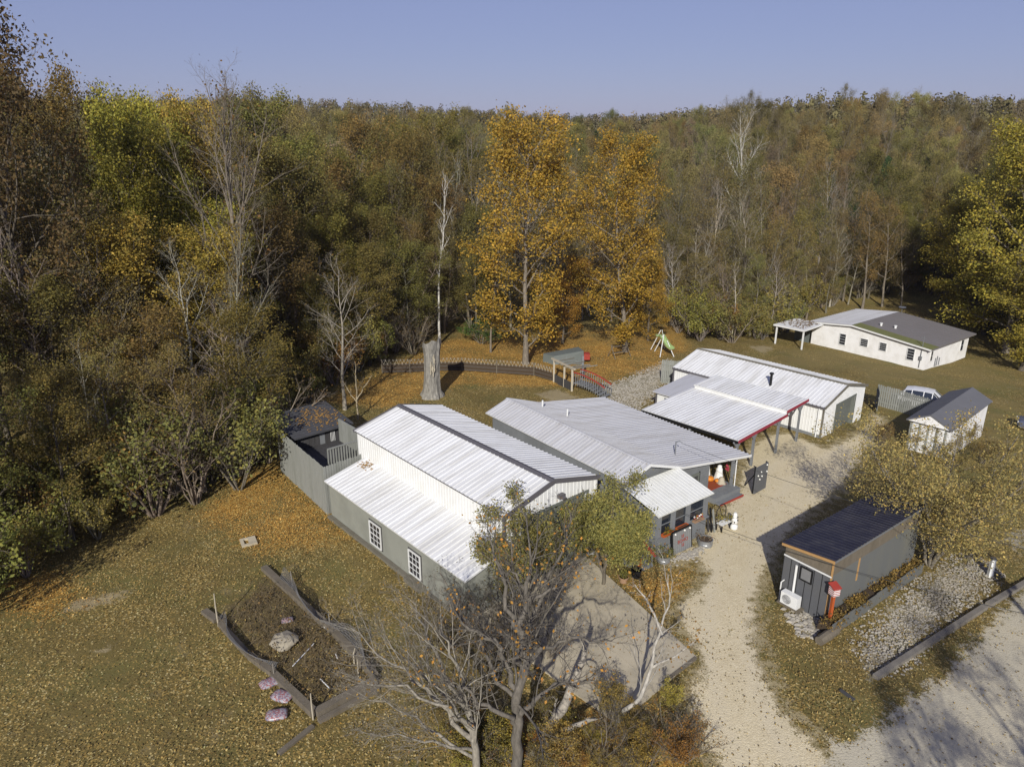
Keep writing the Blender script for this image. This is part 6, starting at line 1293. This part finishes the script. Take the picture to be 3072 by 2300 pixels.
# brush at the foot of the gnarled tree
fr_ = random.Random(9)
for i in range(52):
    px_, py_ = fr_.uniform(1000,1490), fr_.uniform(1520,1680); q = D(px_, py_); c_, cn_ = fr_.choice((((.26,.2,.06),'tan'),((.36,.29,.07),'bright yellow'),((.19,.17,.06),'olive'),((.27,.15,.045),'rusty orange'),((.16,.14,.055),'dull brown'))); tw_ = i % 5 >= 3; lb_ = (cn_+' leafed brush' if not tw_ else 'bare twiggy brush')+' around the gnarled tree'
    plant('brush' if i % 5 < 3 else 'twiggy', i, q, fr_.uniform(.6,1.4), 4.2, 'leafy_brush', lb_, 'shrub', lb_, jit(c_, fr_), BARK['grey'], fr_.uniform(0,6.3), 1.3)
for i, (px_, py_, h_) in enumerate(((1010,1330,2.2),(1040,1400,2.4),(1100,1440,2.0),(980,1400,1.4),(1180,1420,1.8),(1130,1370,2.6))):
    plant('twiggy', i, D(px_, py_), h_, 4.2, 'grey_thicket', 'grey twiggy thicket below the corner of the lean-to', 'shrub', 'thicket by the lean-to', (.1,.085,.045), BARK['grey'], i*1.1, 1.2)
for i, (px_, py_, h_) in enumerate(((2050,1010,1.8),(2120,1000,2.0),(1900,960,1.6),(2020,980,2.2),(2090,960,1.7))):
    plant('brush', i, D(px_, py_), h_, 4.2, 'tan_brush', 'tan leafed brush against the small white outbuilding', 'shrub', 'brush by the outbuilding', jit((.2,.15,.055), fr_), BARK['grey'], i*1.1, 1.2)
# ------------------------------------------------------------------ fallen leaves lying loose on the grass
def patchy(X, Y, seed):
    g_ = np.random.default_rng(seed); o_ = np.zeros(X.shape)
    for sc, am in ((6.0, .5), (2.4, .3), (.9, .2)):
        T = g_.random((64, 64)); u, v = X/sc+100, Y/sc+100; i, j = np.floor(u).astype(int), np.floor(v).astype(int); a, b_ = u-i, v-j; a, b_ = a*a*(3-2*a), b_*b_*(3-2*b_)
        o_ += am*((T[i % 64, j % 64]*(1-a)+T[(i+1) % 64, j % 64]*a)*(1-b_)+(T[i % 64, (j+1) % 64]*(1-a)+T[(i+1) % 64, (j+1) % 64]*a)*b_)
    return np.clip((o_-.3)*2.6, 0, 1)
def litter(name, label, n, seed, xr, yr, size, pick, col, dens):
    g_ = np.random.default_rng(seed); X = g_.uniform(*xr, n*3); Y = g_.uniform(*yr, n*3); mk = masks(X, Y)
    keep = g_.random(n*3) < dens(mk, X, Y); X, Y = X[keep][:n], Y[keep][:n]; n = len(X)
    # grass and leaves lie only where no building stands
    c = np.stack([X, Y, gz(X, Y)+.012+g_.uniform(0, .035, n)], 1); a = g_.uniform(0, 6.283, n); tl = g_.normal(0, .35, (n, 2)); s_ = size*g_.uniform(.5, 1.25, n)
    u = np.stack([np.cos(a), np.sin(a), tl[:, 0]], 1)*s_[:, None]; w = np.stack([-np.sin(a)*.62, np.cos(a)*.62, tl[:, 1]*.6], 1)*s_[:, None]
    V = np.stack([c-u*.5, c+w*.5, c+u*.5, c-w*.5], 1).reshape(-1, 3); me = np_mesh(name, V, np.arange(n*4).reshape(-1, 4), [M['litter']], None, g_.random(n))
    o_ = bpy.data.objects.new(name, me); COL.objects.link(o_); o_.color = tuple(col)+(1,); tag(o_, label, 'leaves', kind='stuff')
def litter_mat():
    m, t, b_ = nodes('leaf_litter'); oi = N(t, 'ShaderNodeObjectInfo'); r_ = N(t, 'ShaderNodeAttribute', attribute_name='rnd').outputs['Fac']
    k = ramp(t, r_, [(0,(.35,.30,.28)),(.3,(.75,.68,.6)),(.6,(1.05,1.0,.9)),(.82,(1.35,1.3,1.2)),(1,(1.9,2.1,2.6))]); t.links.new(mixc(t, 1.0, oi.outputs['Color'], k, 'MULTIPLY'), b_.inputs['Base Color']); b_.inputs['Roughness'].default_value = .75; b_.inputs['Specular IOR Level'].default_value = .2
    return m
M['litter'] = litter_mat()
litter('fallen_leaves', 'brown fallen leaves strewn over the lawn', 120000, 1, (-31,26), (14.5,60), .075, None, (.235,.168,.056), lambda m, X, Y: np.clip(.55-m['drive']*.54-m['road']*.54-m['sand']*.3+.1, 0.0006, 1)*(.12+.88*patchy(X, Y, 4))*np.clip(1.5-Y/45, .15, 1))
litter('fallen_leaves', 'orange fallen leaves drifted in thick patches', 70000, 2, (-26,30), (14.5,76), .085, None, (.36,.205,.052), lambda m, X, Y: np.clip(m['orange']*1.0-m['drive']-m['road'], 0.0002, 1))
litter('grass_tufts', 'short dry grass blades across the yard', 60000, 3, (-31,48), (14.5,66), .075, None, (.16,.138,.05), lambda m, X, Y: np.clip(.5-m['drive']*.47-m['road']*.49-m['orange']*.2, 0.0006, 1)*np.clip(1.5-Y/50, .2, 1))
# ------------------------------------------------------------------ thin autumn haze over the whole valley
def haze():
    m = bpy.data.materials.new('haze'); m.use_nodes = True; t = m.node_tree; t.nodes.clear(); o_ = t.nodes.new('ShaderNodeOutputMaterial'); v = t.nodes.new('ShaderNodeVolumePrincipled')
    v.inputs['Color'].default_value = (.86,.90,1,1); v.inputs['Density'].default_value = .00010; v.inputs['Anisotropy'].default_value = .2; t.links.new(v.outputs[0], o_.inputs['Volume'])
    h_ = MB().box(-720,720,-85,960,-9,62).build('haze', m); tag(h_, 'thin pale blue haze filling the valley', 'haze', kind='stuff')
haze()
